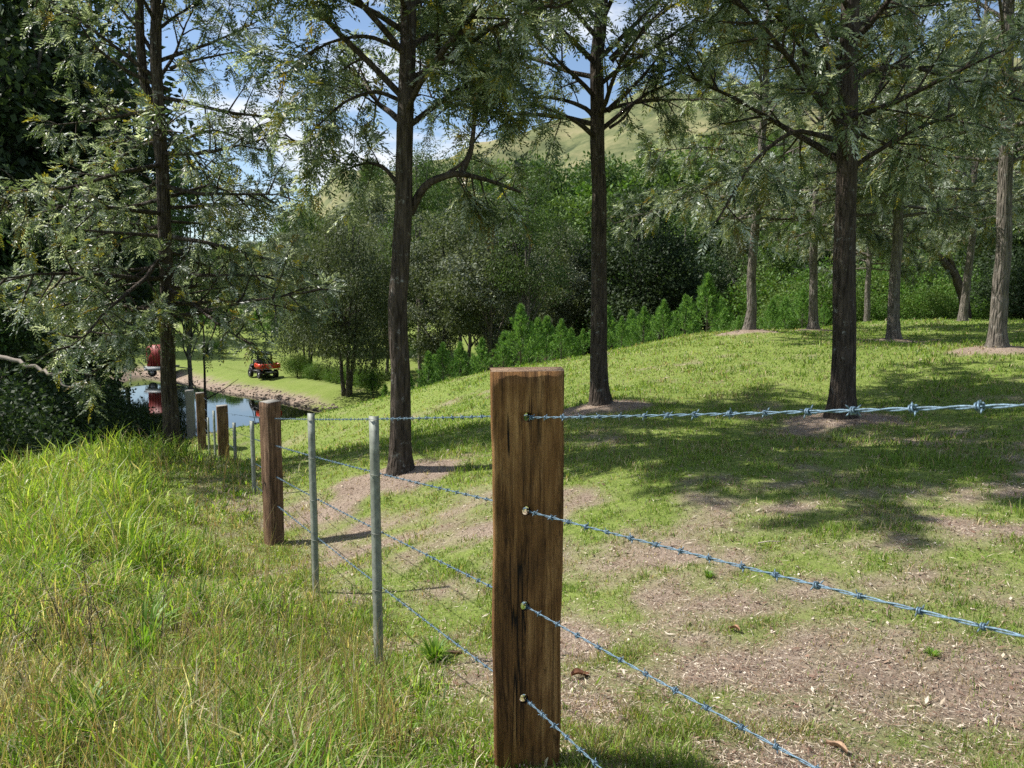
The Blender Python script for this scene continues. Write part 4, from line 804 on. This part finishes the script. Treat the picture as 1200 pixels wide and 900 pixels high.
G3 = np.array([(.10, .18, .025), (.155, .25, .036), (.22, .31, .055), (.29, .34, .10)]); dry = np.array([(.42, .35, .22), (.30, .23, .14)])
big = fbm(x*.35, y*.35, 41, 3); ci = np.clip((r.random(n)*2.6+2.4*(big-.35)).astype(int), 0, 3); col = G3[ci]; isd = r.random(n) < .12+.6*d+.12*(big > .6); col[isd] = dry[r.integers(0, 2, isd.sum())]; col = col*(.6+.8*r.random((n, 1)))
blades('lawn_grass', x, y, h, w, .25+.65*r.random(n), col, 'short patchy lawn grass covering the slope right of the fence', 'grass', r)
# rough bank
x, y, rad = sample(300000, r, 1.5, 30, -52, 8)
cx_, cy_, cr2 = sample(9000, r, 1.5, 22, -52, 6); cid = r.integers(0, len(cx_), 210000); ca = r.uniform(0, 6.283, 210000); cd_ = np.abs(r.normal(0, .035, 210000))*(1+cr2[cid]*.08); chh = r.random(len(cx_))**1.5
x = np.r_[x, cx_[cid]+np.cos(ca)*cd_]; y = np.r_[y, cy_[cid]+np.sin(ca)*cd_]; rad = np.hypot(x, y)
AZ = np.r_[r.uniform(0, 6.283, 300000), ca+r.normal(0, .5, 210000)]; CHH = np.r_[np.full(300000, .25), .5+1.0*chh[cid]]; CT = np.r_[np.full(300000, -1.), r.random(len(cx_))[cid]]
L_ = left_of_fence(x, y); keep = (L_ > r.normal(-.15, .3, len(x))) & (pond_sdf(x, y) > .1); x, y, rad, L_, AZ, CHH, CT = x[keep], y[keep], rad[keep], L_[keep], AZ[keep], CHH[keep], CT[keep]
pt = fbm(x*1.3, y*1.3, 51, 4); lush = ss(4.5, 8, rad)*ss(.0, 1.2, L_); forest = shade_floor(x, y); keep = (r.random(len(x)) < .45+.9*ss(.3, .6, pt)) & (forest < .6) & (r.random(len(x)) > .45*dirt(x, y)*(1-lush)); x, y, rad, L_, pt, lush, AZ, CHH, CT = x[keep], y[keep], rad[keep], L_[keep], pt[keep], lush[keep], AZ[keep], CHH[keep], CT[keep]
n = len(x); h = (.05+.20*r.random(n)**1.6)*(.35+1.1*ss(.35, .7, pt))*(.70+.6*lush)*(.55+.45*ss(-.2, 1.0, L_))*(.62+.75*CHH); w = np.maximum(.0040, rad*.00085)*(.7+.7*r.random(n))*(1+.75*(CT > .35))
GB = np.array([(.09, .18, .02), (.17, .30, .03), (.27, .39, .05), (.39, .46, .10)]); col = GB[np.clip((r.random(n)*3+.9*lush+.6*(pt-.5)).astype(int), 0, 3)]
pd = fbm(x*2.1, y*2.1, 77, 3); isd = r.random(n) < np.where(CT > .5, .05, np.where(CT > .2, .75*(1-.85*lush), (.36+.5*ss(.4, .62, pd))*(1-.8*lush)+.05)); col[isd] = np.array([(.50, .41, .23), (.27, .19, .11), (.62, .56, .40)])[r.integers(0, 3, isd.sum())]; col = col*(.55+.9*r.random((n, 1)))
blades('bank_grass', x, y, h, w, .2+.77*r.random(n)**.7, col, 'long bright green and straw coloured grass on the bank left of the fence', 'grass', r, AZ)
# tall seeding stalks on the bank
x, y, rad = sample(4500, r, 2.2, 14, -46, -8); L_ = left_of_fence(x, y); pt = fbm(x*1.1, y*1.1, 61, 3); keep = (L_ > 0) & (pt > .46); x, y, rad = x[keep], y[keep], rad[keep]; n = len(x)
col = np.array([(.30, .22, .12), (.22, .15, .09), (.38, .33, .17), (.14, .16, .04)])[r.integers(0, 4, n)]*(.7+.5*r.random((n, 1)))
blades('seeding_grass', x, y, .25+.35*r.random(n), np.maximum(.0028, rad*.0006), .1+.6*r.random(n), col, 'thin dry brown seeding stalks standing above the bank grass', 'grass', r)
# litter: dry leaves, bark chips and straw lying on the lawn
x, y, rad = sample(380000, r, 1.3, 20, -48, 50); d = dirt(x, y); keep = (r.random(len(x)) < .22+.9*d) & (left_of_fence(x, y) < 2.5); x, y, rad = x[keep], y[keep], rad[keep]; n = len(x); z = gz(x, y)+.004+.012*r.random(n)
a = r.uniform(0, 2*math.pi, n); L = (.004+.020*r.random(n)**4)*(1+.06*rad); w = np.where(r.random(n) < .965, .0010, .004)*(1+.2*rad); dv = np.c_[np.cos(a), np.sin(a), r.normal(0, .25, n)]*L[:, None]; sv = np.c_[-np.sin(a), np.cos(a), r.normal(0, .3, n)]*w[:, None]
c = np.c_[x, y, z]; V = np.stack([c-dv, c+sv, c+dv, c-sv], 1).reshape(-1, 3)
col = np.array([(.46, .38, .28), (.30, .21, .15), (.17, .10, .07), (.62, .54, .43), (.09, .055, .035), (.22, .14, .10)])[r.integers(0, 6, n)]*(.7+.5*r.random((n, 1)))
tag(npmesh('leaf_litter', V, [np.arange(4*n).reshape(-1, 4)], M_litter, np.repeat(col, 4, 0)), 'dry straw, bark flakes and brown leaves scattered over the bare patches', 'leaf litter', kind='stuff')
# broad-leaved grass tufts that stand out
def tuft(px, py, Y, n, h, w, label, seed, dark=False):
    r = np.random.default_rng(seed); p = P(px, py, Y); z = g1(p[0], p[1]); a = r.uniform(0, 6.28, n); rr_ = .06*np.sqrt(r.random(n))*h/.3; V = []; Fq = []; Ft = []; C = []
    for k in range(n):
        hh = h*(.5+.6*r.random()); ln = .2+.6*r.random(); d = np.array((math.cos(a[k]), math.sin(a[k]))); s = np.array((-d[1], d[0], 0))*w*(.7+.5*r.random())/2; b0 = np.array((d[0]*rr_[k], d[1]*rr_[k], -.01)); m_ = len(V)
        for t_ in (0, .33, .66): c = b0+np.array((d[0]*ln*hh*t_**1.8, d[1]*ln*hh*t_**1.8, hh*(t_-.35*ln*t_**2))); V += [c-s*(1-.35*t_), c+s*(1-.35*t_)]
        V.append(b0+np.array((d[0]*ln*hh, d[1]*ln*hh, hh*(1-.42*ln-.1)))); Fq += [(m_, m_+1, m_+3, m_+2), (m_+2, m_+3, m_+5, m_+4)]; Ft.append((m_+4, m_+5, m_+6))
        cc = np.array([(.10, .22, .02), (.16, .30, .035), (.22, .33, .05)])[r.integers(0, 3)]; C += [cc]*7
    o = npmesh('grass_tuft', V, [np.array(Fq), np.array(Ft)], M_grass, np.array(C)); o.location = (p[0], p[1], z); tag(o, label, 'grass tuft', 'lush broad bladed grass tufts')
tuft(510, 790, 3.9, 110, .17, .009, 'bright green tuft between the closest dropper and the near timber post', 1)
tuft(430, 800, 3.6, 60, .12, .007, 'small green tuft at the foot of the closest galvanised dropper', 2)
tuft(165, 745, 3.9, 80, .38, .015, 'tall broad bladed tuft rising from the dry grass left of the fence', 3)
tuft(100, 890, 2.9, 70, .26, .016, 'broad bladed green clump at the bottom left corner', 4)
tuft(195, 880, 3.0, 50, .22, .014, 'broad bladed clump at the bottom edge right of the corner clump', 5)
tuft(390, 850, 3.2, 45, .13, .007, 'low green tuft near the bottom edge left of the near timber post', 6)
tuft(1090, 800, 3.2, 60, .06, .006, 'small fresh green tuft on the bare straw patch at lower right', 7)
tuft(830, 700, 4.4, 80, .07, .006, 'small green tuft just under the second wire right of the near post', 8)
# dry weeds at lower left
M_weed = plain('dry_stem', (.075, .05, .035), .9, 0, .3, 40)
for k, (px, py, Y, H, az) in enumerate([(95, 800, 3.7, .55, 2.6), (110, 790, 3.75, .62, 1.9), (70, 820, 3.6, .42, 3.3), (190, 780, 3.8, .52, 1.6), (205, 800, 3.7, .36, .9), (135, 830, 3.5, .5, 2.2), (320, 760, 4.0, .4, 1.4)]):
    r = np.random.default_rng(70+k); p = P(px, py, Y); z = g1(p[0], p[1]); mb = MB(); d = np.array((math.cos(az)*.35, math.sin(az)*.15, 1)); pts, _ = bend((0, 0, 0), d, H, 9, -.55, r, .1); mb.tube(pts, np.linspace(.0032, .0012, 10), 5)
    for q in range(9):
        i = 3+r.integers(0, 6); s_, _ = bend(pts[i], r.normal(0, 1, 3)*.7+np.array((0, 0, .6)), H*.22*r.random()+.04, 4, -.9, r, .2); mb.tube(s_, [.0018, .0016, .0014, .0011, .0026], 4)
    o = mb.build('dry_weed', M_weed, None, True); o.location = (p[0], p[1], z); tag(o, 'thin dark dry weed stem arching over the grass at lower left', 'dry weed', 'dry weed stems in the rough grass')
# a few curled fallen leaves and sticks large enough to single out
def fallen(name, px, py, L, w, rz, col, label, cat, lift=.012):
    p = onplane(px, py, .03); z = g1(p[0], p[1]); p = onplane(px, py, z); z = g1(p[0], p[1]); mb = MB()
    if w < .012: mb.tube([(-L/2, 0, lift), (-.1*L, .02*L, lift+.006), (.2*L, -.02*L, lift+.002), (L/2, .03*L, lift)], [w*.5, w*.5, w*.4, w*.25], 6)
    else:
        n = 9; V = []
        for i in range(n):
            t_ = i/(n-1); ww = w*math.sin(math.pi*(.06+.9*t_))**.8/2
            for j_, s in enumerate((-1, -.4, .4, 1)): V.append((L*(t_-.5), ww*s, lift+.018*abs(s)**2+.010*math.sin(t_*5)))
        q = [(i*4+j_, (i+1)*4+j_, (i+1)*4+j_+1, i*4+j_+1) for i in range(n-1) for j_ in range(3)]; mb.add(V, q)
    o = mb.build(name, plain(name+'_surface', col, .8, 0, .35, 60), None, True); o.location = (p[0], p[1], z); o.rotation_euler.z = rz; tag(o, label, cat)
fallen('fallen_leaf', 680, 783, .085, .045, .3, (.20, .085, .04), 'curled red brown leaf lying right of the near post', 'leaf')
fallen('fallen_leaf', 450, 778, .07, .04, 1.2, (.42, .26, .2), 'pinkish dry leaf at the foot of the closest dropper', 'leaf')
fallen('bark_strip', 525, 742, .16, .03, .4, (.30, .2, .12), 'strip of brown bark lying left of the near post', 'bark strip')
fallen('fallen_stick', 1168, 845, .10, .006, .9, (.4, .34, .27), 'short pale stick on the straw at lower right', 'stick')
fallen('fallen_stick', 480, 880, .22, .007, -.2, (.45, .38, .28), 'long pale stick at the bottom edge left of the near post', 'stick')
fallen('fallen_stick', 760, 668, .14, .006, 2.4, (.20, .14, .10), 'dark twig on the straw right of the near post above the second wire', 'stick')
fallen('fallen_stick', 905, 640, .20, .007, .2, (.42, .36, .29), 'pale twig on the bare track in the middle right', 'stick')
fallen('fallen_stick', 1040, 720, .16, .006, 1.1, (.26, .19, .14), 'brown twig lying just below the second wire at right', 'stick')
fallen('bark_strip', 980, 880, .09, .02, 2.0, (.34, .22, .14), 'curled bark piece at the bottom edge right of the third wire', 'bark strip')
fallen('fallen_leaf', 730, 850, .06, .022, .8, (.52, .42, .30), 'narrow tan leaf between the two lowest wires', 'leaf')
fallen('fallen_leaf', 860, 740, .065, .02, 2.2, (.30, .16, .09), 'narrow red brown leaf between the second and third wires', 'leaf')
for k, o in enumerate(list(protos.values())):
    if not o.get('category'): print('unused proto', o.name)
